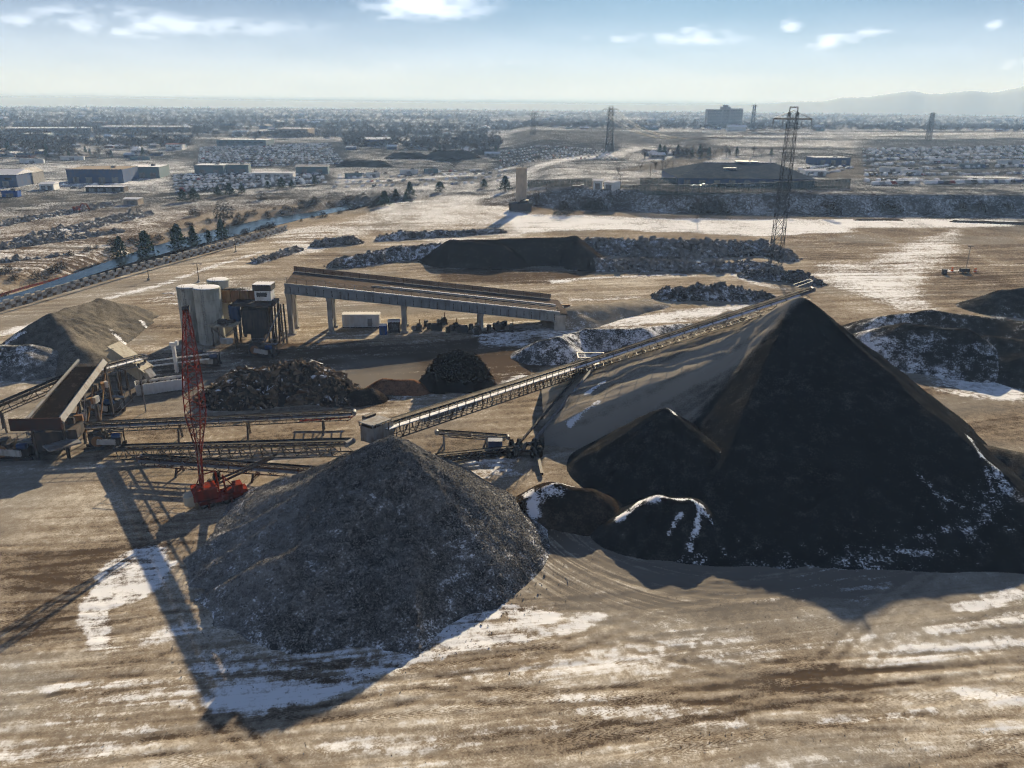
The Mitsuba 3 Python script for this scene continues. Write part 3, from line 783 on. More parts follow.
of = thing('net_fence', 'orange plastic net fence on the river bank behind the block wall', 'fence')
fp = [at(*q) for q in [(-10, 300), (30, 288), (60, 280), (92, 271)]]
for a, b in zip(fp[:-1], fp[1:]):
    part('net', of, bar(a + [0, 0, .6], b + [0, 0, .6], .04, 1.0), 'mat_orange_net')
    for k in range(4): part('post', of, tube(a + (b - a) * k / 4 - [0, 0, .3], a + (b - a) * k / 4 + [0, 0, 1.9], .06, n=6), 'mat_steel_dark')

# ---------------------------------------------------------------- storage silos and the batching tower
def silo(px, py, dia, h, label):
    k = thing('silo', label, 'silo', None)
    p = at(px, py)
    r = dia / 2
    part('shell', k, lathe(p, [(r, -.5), (r, h - .6), (r + .12, h - .6), (r + .12, h - .15), (r * .98, h), (0.01, h + .08)], 32), 'mat_silo', 40)
    part('roof_snow', k, lathe(p + [0, 0, h + .02], [(r * .97, .0), (r * .9, .1), (.01, .16)], 24), 'mat_snow', 30)
    for c in range(1, 5): part('ring_joint', k, lathe(p + [0, 0, h * c / 5], [(r, -.09), (r + .05, -.07), (r + .05, .07), (r, .09)], 32), 'mat_concrete')
    part('ladder', k, join([bar(p + [-.25, -r - .18, .5], p + [-.25, -r - .18, h + .8], .06), bar(p + [.25, -r - .18, .5], p + [.25, -r - .18, h + .8], .06)] + [bar(p + [-.25, -r - .18, z], p + [.25, -r - .18, z], .04) for z in np.arange(.8, h, .5)]), 'mat_steel_grey')
    return k


silo(194, 339, 5.4, 14.3, 'leftmost pale concrete silo, behind the red crane boom tip')
silo(213, 342, 6.6, 14.7, 'tallest middle pale concrete silo with snow on its roof')
silo(224, 333, 5.6, 14.9, 'rear pale concrete silo nearest the rusty bins')

bt = thing('batching_tower', 'dark batching tower with rusty bins and white cabin at the ramp end', 'industrial plant')
b0 = at(257, 342)
part('hopper_house', bt, join([box(b0 + [0, 2.5, 5.5], (6.5, 6, 6.5)), box(b0 + [0, 2.5, 1.6], (3.4, 3.4, 3.2))]), 'mat_steel_dark')
for i in range(4):
    c = b0 + [-8.2 + 2.4 * i, 5.5, 11.2]
    part('bin', bt, join([box(c, (2.2, 3.4, 3.2)), box(c + [0, -1.74, 0], (.14, .1, 3.2)), box(c + [0, 0, 1.66], (2.3, 3.5, .12))]), 'mat_rust')
part('bin_load', bt, box(b0 + [-4.6, 5.5, 12.96], (9.4, 3.1, .1)), 'mat_sand')
cab = part('cabin', bt, box(b0 + [2.6, 2, 12.4], (4.2, 3.4, 2.6)), 'mat_white_metal')
part('window', cab, box(b0 + [2.4, .27, 12.7], (2.6, .06, 1.1)), 'mat_window')
part('roof', cab, box(b0 + [2.6, 2, 14.5], (4.8, 4.0, 1.5)), 'mat_steel_dark')
part('roof_snow', cab, box(b0 + [2.6, 2, 15.32], (4.7, 3.9, .16)), 'mat_snow')
part('floor_beam', bt, box(b0 + [0, 2.2, 10.2], (10.5, 6.6, .8)), 'mat_steel_dark')
for i in range(6):
    part('leg', bt, bar(b0 + [3.6 + .95 * i, -1.2, -.3], b0 + [3.6 + .75 * i, 1.6, 10.0], .38), 'mat_wood')
part('stair', bt, join([bar(b0 + [2.6, -2.4, .2], b0 + [7.6, -2.0, 9.6], .25), bar(b0 + [2.6, -3.2, .2], b0 + [7.6, -2.9, 9.6], .25)] + [bar(b0 + [2.6 + 5 * t, -2.4 + .4 * t, .2 + 9.4 * t], b0 + [2.6 + 5 * t, -3.2 + .3 * t, .2 + 9.4 * t], .3, .06) for t in np.linspace(.02, .98, 26)]), 'mat_steel_grey')
part('blue_hopper', bt, lathe(b0 + [-5.2, .5, 4.5], [(.5, 0), (1.5, 2.0), (1.5, 5.2), (1.3, 5.4)], 20), 'mat_blue_metal', 40)
for sx in (-1, 1):
    for sy in (-1, 1): part('column', bt, bar(b0 + [sx * 4.9, 2.3 + sy * 3, -.3], b0 + [sx * 4.9, 2.3 + sy * 3, 9.8], .4), 'mat_steel_dark')
for i in range(3): part('pipe', bt, tube(b0 + [-6.6 + 1.3 * i, 3.5, .3], b0 + [-6.6 + 1.3 * i, 4.5, 9.6], .35, n=10), 'mat_steel_dark', 40)
pf = thing('work_platform', 'square rusty work platform on posts in front of the silos', 'platform')
p0 = at(228, 347)
part('deck', pf, join([box(p0 + [0, 0, 6.0], (6.2, 4.6, .25))] + [bar(p0 + [x, -2.35, 6.2], p0 + [x, 2.35, 6.2], .16) for x in np.linspace(-3, 3, 9)]), 'mat_tan_plate')
part('machine', pf, join([box(p0 + [-.8, .2, 6.7], (2.0, 1.5, 1.1)), tube(p0 + [.6, .2, 6.8], p0 + [2.2, .4, 6.8], .45), box(p0 + [.4, -1.2, 6.4], (1.2, .8, .6))]), 'mat_steel_dark')
for sx in (-1, 1):
    for sy in (-1, 1): part('post', pf, bar(p0 + [sx * 2.8, sy * 2, -.4], p0 + [sx * 2.8, sy * 2, 5.9], .3), 'mat_steel_dark')
part('brace', pf, join([bar(p0 + [-2.8, -2, 1], p0 + [2.8, -2, 5.5], .18), bar(p0 + [2.8, -2, 1], p0 + [-2.8, -2, 5.5], .18)]), 'mat_steel_dark')
part('pump', pf, join([box(p0 + [1.2, -3.2, 2.6], (2.6, 1.4, 1.2)), tube(p0 + [-.5, -3.2, 2.8], p0 + [.0, -3.2, 2.8], .6)]), 'mat_steel_pale')

# ---------------------------------------------------------------- the truck ramp
rk = thing('truck_ramp', 'long concrete truck ramp on piers, sloping down from the batching tower to the haul road', 'bridge')
L0, L1 = D(284, 284, 205), D(560, 313, 213)
dirn = (L1 - L0) / np.linalg.norm(L1 - L0)
acr = np.array([-dirn[1], dirn[0], 0]); acr /= np.linalg.norm(acr)
WID = 17.0
on = lambda t, a=0.0, z=0.0: L0 + (L1 - L0) * t + acr * a + np.array([0, 0, z])
part('deck', rk, bar(on(0, WID / 2, -.35), on(1.03, WID / 2, -.35), WID - .6, .5), 'mat_deck')
for a in (.15, WID - .15):
    part('girder', rk, join([bar(on(0, a, -1.35), on(1.0, a, -1.35), .35, 2.2), bar(on(0, a, -.18), on(1.0, a, -.18), .7, .3), bar(on(0, a, -2.5), on(1.0, a, -2.5), .6, .2)]), 'mat_girder')
part('curb', rk, bar(on(0, .45, .08), on(1.0, .45, .08), .5, .22), 'mat_concrete')
part('curb_snow', rk, bar(on(.1, .45, .26), on(1.0, .45, .26), .46, .14), 'mat_snow')
part('guard_kerb', rk, bar(on(.3, 8.2, .1), on(1.0, 8.2, .1), .5, .5), 'mat_concrete')
part('curb_snow', rk, bar(on(.37, 8.2, .4), on(1.0, 8.2, .4), .46, .12), 'mat_snow')
part('girder_joints', rk, join([bar(on(t, -.08, -.5), on(t, -.08, -2.4), .14, .1) for t in np.linspace(.02, .98, 34)]), 'mat_steel_dark', stuff=True)
for t in np.linspace(0.01, .99, 30): part('rail_post', rk, bar(on(t, .3, .15), on(t, .3, 1.7), .1), 'mat_steel_dark')
for z in (.75, 1.25, 1.7): part('rail', rk, bar(on(0.0, .3, z), on(1.0, .3, z), .06), 'mat_steel_dark')
for t in np.linspace(0.01, .99, 30): part('rail_post', rk, bar(on(t, WID - .3, .0), on(t, WID - .3, 1.5), .1), 'mat_steel_dark')
for z in (.8, 1.5): part('rail', rk, bar(on(0.0, WID - .3, z), on(1.0, WID - .3, z), .06), 'mat_steel_dark')
part('screen', rk, bar(on(0, WID, .75), on(1, WID, .75), .05, 1.4), 'mat_screen')
for pxp, pyp in ((287, 334), (328, 331), (403, 331), (481, 327)):
    t = min(range(1000), key=lambda i: abs((lambda q: 512 + FOC * (q @ Rt) / (q @ Fw))(on(i / 1000, 1.2) - CAM) - pxp)) / 1000
    for a in (2.2, 9.4):
        top = on(t, a, -2.55); g = float(Z(top[0], top[1]))
        part('pier', rk, bar((top[0], top[1], g - .5), top - [0, 0, .7], 1.25, 1.25), 'mat_concrete')
        part('pier_footing', rk, box((top[0], top[1], g + .12), (2.2, 2.2, .6), .1), 'mat_concrete')
    part('pier_cap', rk, bar(on(t, .5, -3.0), on(t, WID - .5, -3.0), 1.4, .85), 'mat_concrete')
e = on(1.0, WID / 2)
part('abutment', rk, box((e[0] + 1.0, e[1], e[2] / 2 - .8), (3, WID + .4, e[2] + .2)), 'mat_concrete')
part('bumper_block', rk, box((e[0] + 3.2, e[1] + 3.6, e[2] - 1.1), (2.6, 1.2, 1.2), .2), 'mat_rust')
pile('dirt_bank', 'earth approach that carries the haul road up to the low end of the ramp', [((e[0] + 4.5, e[1], e[2] - 1.0), (e[0] + 30, e[1] + 26, 1.5)), ((e[0] + 4.5, e[1] + 3, e[2] - 1.0), (e[0] + 34, e[1] + 22, 1.2))], 'mat_sand', .7, slope=33, seed=301, tone_=.7, cat='dirt bank', round_=3.5,
     snow_fn=lambda X, Y, h: .22 + .6 * (nz(X, Y, .15, 16) - .5))

# things under the ramp
wc = thing('storage_container', 'white storage container with snow on its roof standing under the ramp', 'container')
p = at(361, 328)
part('body', wc, join([box(p + [0, 1.5, 2.0], (10.4, 3, 3.4), .04)] + [box(p + [x, -.04 + x * .04, 2.0], (.16, .12, 3.2), .04) for x in np.linspace(-4.9, 4.9, 17)]), 'mat_white_metal')
part('roof_snow', wc, box(p + [0, 1.5, 3.8], (10.5, 3.1, .2), .04), 'mat_snow')
part('door', wc, box(p + [2.6, -.1, 1.6], (1.2, .12, 2.2), .04), 'mat_steel_grey')
part('skid', wc, join([box(p + [0, .4, .15], (10.2, .3, .35), .04), box(p + [0, 2.6, .15], (10.2, .3, .35), .04)]), 'mat_steel_dark')
tl = thing('portable_toilet', 'blue portable toilet with a white roof beside the white storage container', 'portable toilet')
p = at(383.5, 334)
part('cabin', tl, join([box(p + [0, 0, 1.25], (1.9, 1.9, 2.5))]), 'mat_blue_plastic')
part('door', tl, box(p + [0, -.98, 1.2], (1.2, .08, 2.1)), 'mat_blue_metal')
part('roof', tl, join([box(p + [0, 0, 2.58], (2.0, 2.0, .16)), box(p + [0, 0, 2.74], (1.5, 1.5, .16))]), 'mat_snow')
bx_ = thing('equipment_box', 'dark equipment box with a snowy lid beside the second ramp pier', 'equipment box')
p = at(394, 332)
part('body', bx_, box(p + [0, .6, 1.5], (3.2, 2.4, 3.0), .1), 'mat_steel_dark')
part('lid', bx_, box(p + [0, .6, 3.1], (3.4, 2.6, .22), .1), 'mat_snow')
part('grille', bx_, join([box(p + [0, -.66, z], (2.4, .08, .14), .1) for z in np.arange(.8, 2.6, .3)]), 'mat_steel_grey')


def drum(p, key):
    part('body', key, lathe(p, [(.6, 0), (.6, .5), (.64, .52), (.6, .55), (.6, 1.1), (.64, 1.12), (.6, 1.15), (.6, 1.75), (.02, 1.75)], 16), 'mat_steel_dark', 35)


def bin_(p, key, rz):
    c, s = math.cos(rz), math.sin(rz)
    part('body', key, join([box(p + [0, 0, .15], (3, 1.8, .3), rz)] + [box(p + [c * x - s * y, s * x + c * y, .95], (sx, sy, 1.5), rz) for x, y, sx, sy in ((0, .9, 3, .12), (0, -.9, 3, .12), (1.5, 0, .12, 1.8), (-1.5, 0, .12, 1.8))]), 'mat_steel_dark')
    part('scrap', key, copies(CHUNKS[0], tumble(p + np.random.default_rng(int(p[0] * 9) % 999).uniform([-1, -.6, 1.1], [1, .6, 2.0], (9, 3)), np.full((9, 3), .45), np.random.default_rng(2))), 'mat_dark_rubble')


def engine(p, key, rz):
    part('block', key, join([box(p + [0, 0, .9], (2.2, 1.3, 1.3), rz), box(p + [.2, .1, 1.8], (1.1, .9, .6), rz), box(p + [0, 0, .15], (2.6, 1.5, .3), rz)]), 'mat_steel_dark')
    part('flywheel', key, tube(p + [-1.1, -.75, 1.0], p + [-1.1, -.55, 1.0], .7), 'mat_steel_grey')
    part('stack', key, tube(p + [.5, 0, 2.0], p + [.5, 0, 3.4], .12, n=8), 'mat_rust')


for i, (x, y) in enumerate([(426, 326), (429, 329), (448, 333), (471, 330), (489, 331), (505, 327)]):
    drum(at(x, y), thing('steel_drum', 'dark upright steel drum in the row of machinery under the ramp', 'drum', 'drums under the ramp'))
for i, (x, y) in enumerate([(437, 330), (462, 332), (499, 329)]):
    bin_(at(x, y), thing('scrap_bin', ['open dark scrap bin second from the blue portable toilet', 'open dark scrap bin in the middle of the machinery under the ramp', 'open dark scrap bin at the right end under the ramp'][i], 'bin', 'scrap bins under the ramp'), .2 * i)
for i, (x, y) in enumerate([(418, 331), (443, 324), (455, 330), (478, 334), (511, 331)]):
    engine(at(x, y), thing('spare_engine', 'dark spare engine with a thin exhaust stack on the yard under the ramp', 'engine', 'spare engines under the ramp'), .4 * i)

# ---------------------------------------------------------------- conveyors
def conveyor(key, P0, P1, w=1.5, depth=1.7, side=1, truss='mat_steel_dark', legs=(), walk=True, panel=2.4, post=3.2, load='mat_belt_load', legmat=None, snowy=True):
    """Tail P0, head P1. side = +1: the walkway lies on the right of the belt's travel."""
    P0, P1 = np.asarray(P0, float), np.asarray(P1, float)
    u = (P1 - P0); L = np.linalg.norm(u); u /= L
    s = np.cross(u, [0, 0, 1.0]); s /= np.linalg.norm(s)
    v = np.cross(s, u)
    q = lambda t, a=0, b=0: P0 + u * t + s * a + v * b
    part('belt', key, join([bar(q(.2, 0, .02), q(L - .2, 0, .02), w * .45, .08, v), bar(q(.2, w * .33, .12), q(L - .2, w * .33, .12), w * .3, .06, v + s * -.5), bar(q(.2, -w * .33, .12), q(L - .2, -w * .33, .12), w * .3, .06, v + s * .5), bar(q(.4, 0, -.55), q(L - .4, 0, -.55), w * .9, .04, v)]), 'mat_rubber')
    if load: part('load', key, bar(q(1, 0, .12), q(L - .6, 0, .12), w * .5, .12, v), load)
    for a in (-w / 2 - .12, w / 2 + .12):
        ch = [bar(q(0, a, -.1), q(L, a, -.1), .16, .22, v), bar(q(1.0, a, -depth), q(L - 1.0, a, -depth), .16, .16, v)]
        n = max(2, int(L / panel)); tt = np.linspace(.6, L - .6, n + 1)
        for i in range(n):
            ch.append(bar(q(tt[i], a, -.1), q(tt[i], a, -depth), .1, .1, u))
            a0, a1 = (-.1, -depth) if i % 2 else (-depth, -.1)
            ch.append(bar(q(tt[i], a, a0), q(tt[i + 1], a, a1), .09, .09, s))
        part('side_truss', key, join(ch), truss)
    n = int(L / panel)
    part('cross_member', key, join([bar(q(t, -w / 2 - .1, -depth), q(t, w / 2 + .1, -depth), .1) for t in np.linspace(.8, L - .8, n)]), truss, stuff=True)
    part('roller', key, join([tube(q(t, -w / 2, -.06), q(t, w / 2, -.06), .08, n=6) for t in np.arange(.8, L - .5, 1.3)]), 'mat_steel_pale', stuff=True)
    part('head_pulley', key, tube(q(L, -w / 2, -.25), q(L, w / 2, -.25), .45, n=16), 'mat_steel_grey', 40)
    part('tail_pulley', key, tube(q(0, -w / 2, -.25), q(0, w / 2, -.25), .4, n=16), 'mat_steel_grey', 40)
    if walk:
        a = side * (w / 2 + .75)
        part('walkway', key, bar(q(.5, a, -.25), q(L - .5, a, -.25), 1.0, .06, v), 'mat_steel_grey')
        if snowy: part('walkway_snow', key, join([bar(q(t + .08, a, -.17), q(t + post - .12, a, -.17), .94, .1, v) for t in np.arange(.6, L - post, post)]), 'mat_snow')
        part('handrail', key, join([bar(q(.5, a + side * .5, 1.0), q(L - .5, a + side * .5, 1.0), .07, .07, v), bar(q(.5, a + side * .5, .45), q(L - .5, a + side * .5, .45), .05, .05, v)]), truss)
        for t in np.arange(.6, L - .4, post): part('rail_post', key, bar(q(t, a + side * .5, -.3), q(t, a + side * .5, 1.02), .11, .11, u), truss)
    for t in legs:
        m = q(t * L, 0, -depth)
        for a in (-1, 1):
            ft = m + s * a * (w / 2 + .9); g = float(Z(ft[0], ft[1]))
            part('leg', key, bar(m + s * a * (w / 2), (ft[0], ft[1], g - .3), .3, .3), legmat or truss)
        zz = (m[2] * .45)
        part('leg_brace', key, bar(np.array([*(m + s * (w / 2 + .5))[:2], zz]), np.array([*(m - s * (w / 2 + .5))[:2], zz]), .18), legmat or truss)
    return q, L


H1 = np.array(G(376, 426, 14.3)); T1 = np.array(G(585, 361, 7.2))
k1 = thing('long_conveyor', 'long dark truss conveyor whose head ends in a grey chute over the gravel stockpile', 'conveyor')
q1, len1 = conveyor(k1, T1, H1, 1.7, 2.6, side=-1, legs=(.04,), panel=1.5, post=2.4)
ux = (H1 - T1) / np.linalg.norm(H1 - T1)
sx_ = np.cross(ux, [0, 0, 1.0]); sx_ /= np.linalg.norm(sx_)
c = H1 + ux * .3
hz = math.atan2(ux[1], ux[0])
part('chute', k1, join([bar(c - ux * 2.6 + s_ * sx_ + [0, 0, -.6], c + ux * 1.6 + s_ * sx_ + [0, 0, -1.0], .1, 2.6) for s_ in (-1.35, 1.35)] + [bar(c + ux * 1.6 - 1.35 * sx_ + [0, 0, -1.0], c + ux * 1.6 + 1.35 * sx_ + [0, 0, -1.0], .1, 2.4)]), 'mat_steel_grey')
part('chute_hood', k1, join([bar(c - ux * 2.2 + [0, 0, 1.0], c + ux * 1.9 + [0, 0, .8], 2.9, .16)] + [bar(c + ux * a + b * sx_ + [0, 0, .2], c + ux * a + b * sx_ + [0, 0, 1.0], .14) for a in (-2.1, -1, 0, 1, 1.8) for b in (-1.35, 1.35)]), 'mat_steel_grey')
part('drive_motor', k1, join([bar(c - ux * 2.0 + sx_ * 1.9 + [0, 0, .9], c + ux * .2 + sx_ * 1.9 + [0, 0, .8], .8, .9)]), 'mat_steel_dark')

H2 = np.array(G(812, 288, 25.4)); T2 = np.array(G(556, 371, 6.6))
k2 = thing('stacker_conveyor', 'long snow lit truss conveyor rising to the peak of the tallest stockpile', 'conveyor')
q2, len2 = conveyor(k2, T2, H2, 1.7, 1.9, side=1, truss='mat_steel_dark', legs=(.1,), panel=1.8, post=3.0)
part('head_frame', k2, join([bar(H2 + [-1.2, a, -1], H2 + [-.4, a, 1.6], .14) for a in (-1, 1)] + [bar(H2 + [-.4, -1, 1.6], H2 + [-.4, 1, 1.6], .14), bar(H2 + [-3.5, -1, .4], H2 + [-.4, -1, 1.6], .12), bar(H2 + [-3.5, 1, .4], H2 + [-.4, 1, 1.6], .12)]), 'mat_steel_grey')

# wheeled undercarriage of the stacker
uk = thing('wheeled_undercarriage', 'dark undercarriage with many large tyres below the middle of the long conveyor', 'undercarriage')
ax = at(526, 458)
tyre = mikit.ply(join([lathe((0, 0, 0), [(.55, -.32), (.95, -.35), (1.08, -.2), (1.08, .2), (.95, .35), (.55, .32)], 20)]), 'mat_rubber', 30)
rim = mikit.ply(lathe((0, 0, 0), [(.05, -.1), (.55, -.28), (.55, .28), (.05, .1)], 16), 'mat_steel_grey', 30)
for i, (x, y) in enumerate([(-3.2, 0), (-1.9, .4), (1.2, .2), (2.5, .5), (-2.6, 3.4), (-1.2, 3.7), (1.6, 3.8), (2.9, 3.9)]):
    tw = T().translate([ax[0] + x, ax[1] + y, ax[2] + 1.05]).rotate([1, 0, 0], 90).rotate([0, 1, 0], 8)
    wk = part('tyre', uk, tyre, None, to_world=T().translate([ax[0] + x, ax[1] + y, ax[2] + 1.05]).rotate([0, 0, 1], 8).rotate([0, 1, 0], 90))
    part('rim', wk, rim, None, to_world=T().translate([ax[0] + x, ax[1] + y, ax[2] + 1.05]).rotate([0, 0, 1], 8).rotate([0, 1, 0], 90))
part('axle', uk, join([bar(ax + [-3.6, .2, 1.1], ax + [3.0, .4, 1.1], .5), bar(ax + [-3.2, 3.6, 1.1], ax + [3.4, 3.9, 1.1], .5), bar(ax + [-.6, .2, 1.3], ax + [0, 3.7, 1.3], .6)]), 'mat_steel_dark')
midp = q2(len2 * .12, 0, -1.9)
part('strut', uk, bar(ax + [1.2, 3.8, 1.2], midp + [.6, -.8, 0], .55, .55), 'mat_steel_grey')
part('strut', uk, bar(ax + [-1.2, 3.8, 1.2], midp + [-1.4, -.8, 0], .35, .35), 'mat_steel_dark')
part('power_pack', uk, join([box(ax + [-5.6, 2.6, 1.5], (2.6, 1.6, 1.8)), box(ax + [-5.6, 2.6, .3], (3, 1.9, .4))]), 'mat_blue_metal')
part('tow_bar', uk, bar(ax + [2.0, .2, .9], ax + [2.6, -7.5, .5], .5, .5), 'mat_steel_dark')
tr = thing('transfer_tower', 'grey steel transfer tower where the two long conveyors meet', 'tower')
t0 = at(590, 384)
fr = []
for x, y in ((-3, -1.4), (3, -1.0), (-3, 2.4), (3, 2.8)):
    part('leg', tr, bar(t0 + [x * 1.3, y, -.3], t0 + [x, y, 6.6], .32), 'mat_steel_grey')
for z in (3.2, 6.6): part('frame_ring', tr, join([bar(t0 + [-3, -1.4, z], t0 + [3, -1, z], .25), bar(t0 + [-3, 2.4, z], t0 + [3, 2.8, z], .25), bar(t0 + [-3, -1.4, z], t0 + [-3, 2.4, z], .25), bar(t0 + [3, -1, z], t0 + [3, 2.8, z], .25)]), 'mat_steel_grey')
for a, b in ((-3, 3), (3, -3)): part('brace', tr, bar(t0 + [a * 1.15, -1.3, 3.3], t0 + [b, -1.2, 6.5], .2), 'mat_steel_grey')
part('drive', tr, join([box(t0 + [1, 0, 4.2], (1.8, 1.4, 1.3)), tube(t0 + [-1.8, .2, 4], t0 + [-.2, .2, 4], .5)]), 'mat_steel_pale')

kA = thing('radial_stacker', 'raised belt conveyor with a dark belt and rounded head, left of the gravel stockpile', 'conveyor')
conveyor(kA, G(118, 447, 1.6), G(349, 441, 13.3), 1.8, 2.0, side=1, walk=False, legs=(), load=None, truss='mat_steel_dark', snowy=False)
a_t, a_h = np.array(G(118, 447, 1.6)), np.array(G(349, 441, 13.3))
ft = a_t + (a_h - a_t) * .5
part('strut', kA, bar((ft[0] - 2, ft[1] + .8, float(Z(ft[0], ft[1])) + .5), a_t + (a_h - a_t) * .72 - [0, 0, 2], .35), 'mat_steel_dark')
part('strut', kA, bar((ft[0] - 2, ft[1] - 1.6, float(Z(ft[0], ft[1])) + .5), a_t + (a_h - a_t) * .72 - [0, 1, 2], .35), 'mat_steel_dark')
for yy in (1.0, -1.8): part('tyre', kA, tyre, None, to_world=T().translate([ft[0] - 2, ft[1] + yy, 1.0]).rotate([0, 1, 0], 90))
kB = thing('transfer_conveyor', 'dark low conveyor with a reddish truss just below the raised dark belt', 'conveyor')
conveyor(kB, G(140, 456, 3.0), G(332, 470, 2.6), 1.3, 1.4, side=1, walk=True, truss='mat_rusty_truss', legs=(.2, .6, .95), post=4, load=None, snowy=False)
kC = thing('transfer_conveyor', 'horizontal conveyor with many pale rollers, running from the feed hopper to the debris heap', 'conveyor')
conveyor(kC, G(78, 424, 4.2), G(354, 411, 4.0), 1.3, 1.5, side=1, walk=True, truss='mat_steel_dark', legs=(.1, .35, .6, .88), post=2.2, load=None, snowy=False)
part('red_carriage', kC, join([bar(G(300, 421, 1.0), G(352, 417, 1.4), .3), bar(G(300, 416, 2.6), G(350, 414, 2.6), .3)] + [bar(G(x, 421, 1.0), G(x + 8, 415, 2.6), .18) for x in range(302, 348, 9)]), 'mat_red_steel')
kD = thing('ground_conveyor', 'thin low conveyor on the tan ground between the gravel stockpile and the big tyres', 'conveyor')
conveyor(kD, G(508, 436, 1.6), G(437, 431, 3.2), .9, .8, side=1, walk=False, truss='mat_steel_grey', legs=(.3, .9), load=None)
kE = thing('ground_conveyor', 'dark conveyor lying almost on the ground, right of the gravel stockpile peak', 'conveyor')
conveyor(kE, G(518, 447, 1.2), G(434, 456, 1.5), 1.2, .9, side=1, walk=False, legs=(.5,))

# ---------------------------------------------------------------- feed hopper and its conveyors at the left
fh = thing('feed_hopper', 'large inclined feed hopper with tan side plates on a dark steel frame', 'hopper')
lo, hi = np.array(G(44, 424, 7.2)), np.array(G(92, 364, 11.0))
u = (hi - lo) / np.linalg.norm(hi - lo); s = np.cross(u, [0, 0, 1.0]); s /= np.linalg.norm(s); v = np.cross(s, u)
part('floor', fh, bar(lo, hi, 5.4, .25, v), 'mat_steel_dark')
for a in (-1, 1): part('side_plate', fh, bar(lo + s * a * 2.9 + v * .6, hi + s * a * 2.5 + v * .6, .45, 1.1, v + s * a * -.6), 'mat_steel_grey')
part('end_plate', fh, bar(lo - u * .4 - s * 5.4 + v * .2, lo - u * .4 + s * 3.1 + v * .2, .3, 2.2), 'mat_rusty_truss')
part('grizzly_bar', fh, join([bar(lo + u * .5 + s * a + v * .3, hi - u * .5 + s * a + v * .3, .16) for a in np.linspace(-2.2, 2.2, 8)]), 'mat_steel_dark', stuff=True)
part('load', fh, bar(lo + u * 1 + v * .35, hi - u * 2 + v * .25, 4.6, .5, v), 'mat_soil', uv=np.tile([.0, .15], (8, 1)))
for t in (.04, .36, .68, .97):
    for a in (-2.6, 2.6):
        c = lo + (hi - lo) * t + s * a
        part('leg', fh, bar((c[0], c[1], float(Z(c[0], c[1])) - .3), c - [0, 0, .2], .42), 'mat_steel_dark')
for t, t2 in ((.04, .36), (.36, .68), (.68, .97)):
    a0, a1 = lo + (hi - lo) * t + s * 2.6, lo + (hi - lo) * t2 + s * 2.6
    part('brace', fh, bar((a0[0], a0[1], 1), a1 - [0, 0, 1], .22), 'mat_rust')
cc = lo + (hi - lo) * .25
part('feeder', fh, join([box((cc[0] - 1, cc[1], 3.4), (5, 9, 3.6), .2), box((cc[0] + 3.4, cc[1] - 2, 4.6), (2.2, 4, 1.8), .2)]), 'mat_steel_dark')
part('motor_guard', fh, bar(G(46, 449, 3.6), G(78, 440, 3.6), 3.2, .3), 'mat_steel_grey')
part('ladder', fh, join([bar(lo + s * 3.4 - v * 5 + u * 6, lo + s * 3.3 + u * 9, .12), bar(lo + s * 3.4 - v * 5 + u * 6.7, lo + s * 3.3 + u * 9.7, .12)]), 'mat_steel_grey')
for i in range(9):
    c = lo + (hi - lo) * (.15 + .09 * i) + s * (2.9 + .3 * (i % 2))
    part('fitting', fh, box(c - v * (1.4 + .8 * (i % 3)), (1.1 + .3 * (i % 2), .6, 1.2), .3 * i), ['mat_steel_dark', 'mat_rust', 'mat_steel_pale'][i % 3])
kF = thing('feed_conveyor', 'conveyor on tan legs from the top of the feed hopper to the tan chute', 'conveyor')
conveyor(kF, G(72, 374, 9.2), G(144, 355, 8.6), 1.6, 1.7, side=1, walk=True, truss='mat_steel_grey', legs=(.42, .66), legmat='mat_wood', post=2.0)
kG = thing('feed_conveyor', 'dark lattice conveyor climbing from the left edge to the feed hopper', 'conveyor')
conveyor(kG, G(-40, 420, 4.0), G(76, 371, 9.0), 1.3, 1.8, side=1, walk=False, legs=(.3, .75), load=None)
ch = thing('discharge_chute', 'large tilted tan plate chute at the end of the feed conveyor', 'chute')
c = np.array(G(136, 357, 8.2))
part('shell', ch, join([bar(c + [-4.4, 0, 2.8], c + [2.2, -1, -2.4], 4.2, .3), bar(c + [-4.4, -2.2, 1.6], c + [2.2, -3, -3.4], .3, 2.4), bar(c + [-4.4, 2.2, 1.6], c + [2.2, 1.2, -3.4], .3, 2.4), bar(c + [-4.6, -2.2, 2.0], c + [-4.6, 2.2, 2.0], 1.6, .3)]), 'mat_tan_plate')
part('spout', ch, bar(c + [2.2, -1, -2.6], c + [3.4, -1.4, -4.2], 1.8, 1.2), 'mat_steel_pale')
for x, y in ((-3.8, -1.8), (-3.8, 1.8), (1.4, -2.4), (1.4, .8)): part('leg', ch, bar((c[0] + x, c[1] + y, -.3), c + [x, y, .2 - x * .6], .35), 'mat_steel_dark')
hp = thing('steel_post', 'white steel post with a cross beam between the silos and the grey dump container', 'post')
c = at(177, 372)
part('upright', hp, bar(c - [0, 0, .3], c + [0, 0, 6.6], .7, .7), 'mat_white_metal')
part('head', hp, join([box(c + [.2, 0, 6.9], (1.9, .9, .7)), box(c + [.9, 0, 7.4], (.6, .7, .5))]), 'mat_white_metal')
part('rail', hp, join([bar(c + [-9, 0, 2.2], c + [7.5, 1, 4.2], .3), bar(c + [-9, 0, 1.0], c + [7.5, 1, 3.0], .3)]), 'mat_white_metal')
dc = thing('dump_container', 'grey ribbed open dump container loaded with spoil below the tan chute', 'container')
c = at(161, 391); rz = math.radians(28)
cs = lambda x, y, z: c + [math.cos(rz) * x - math.sin(rz) * y, math.sin(rz) * x + math.cos(rz) * y, z]
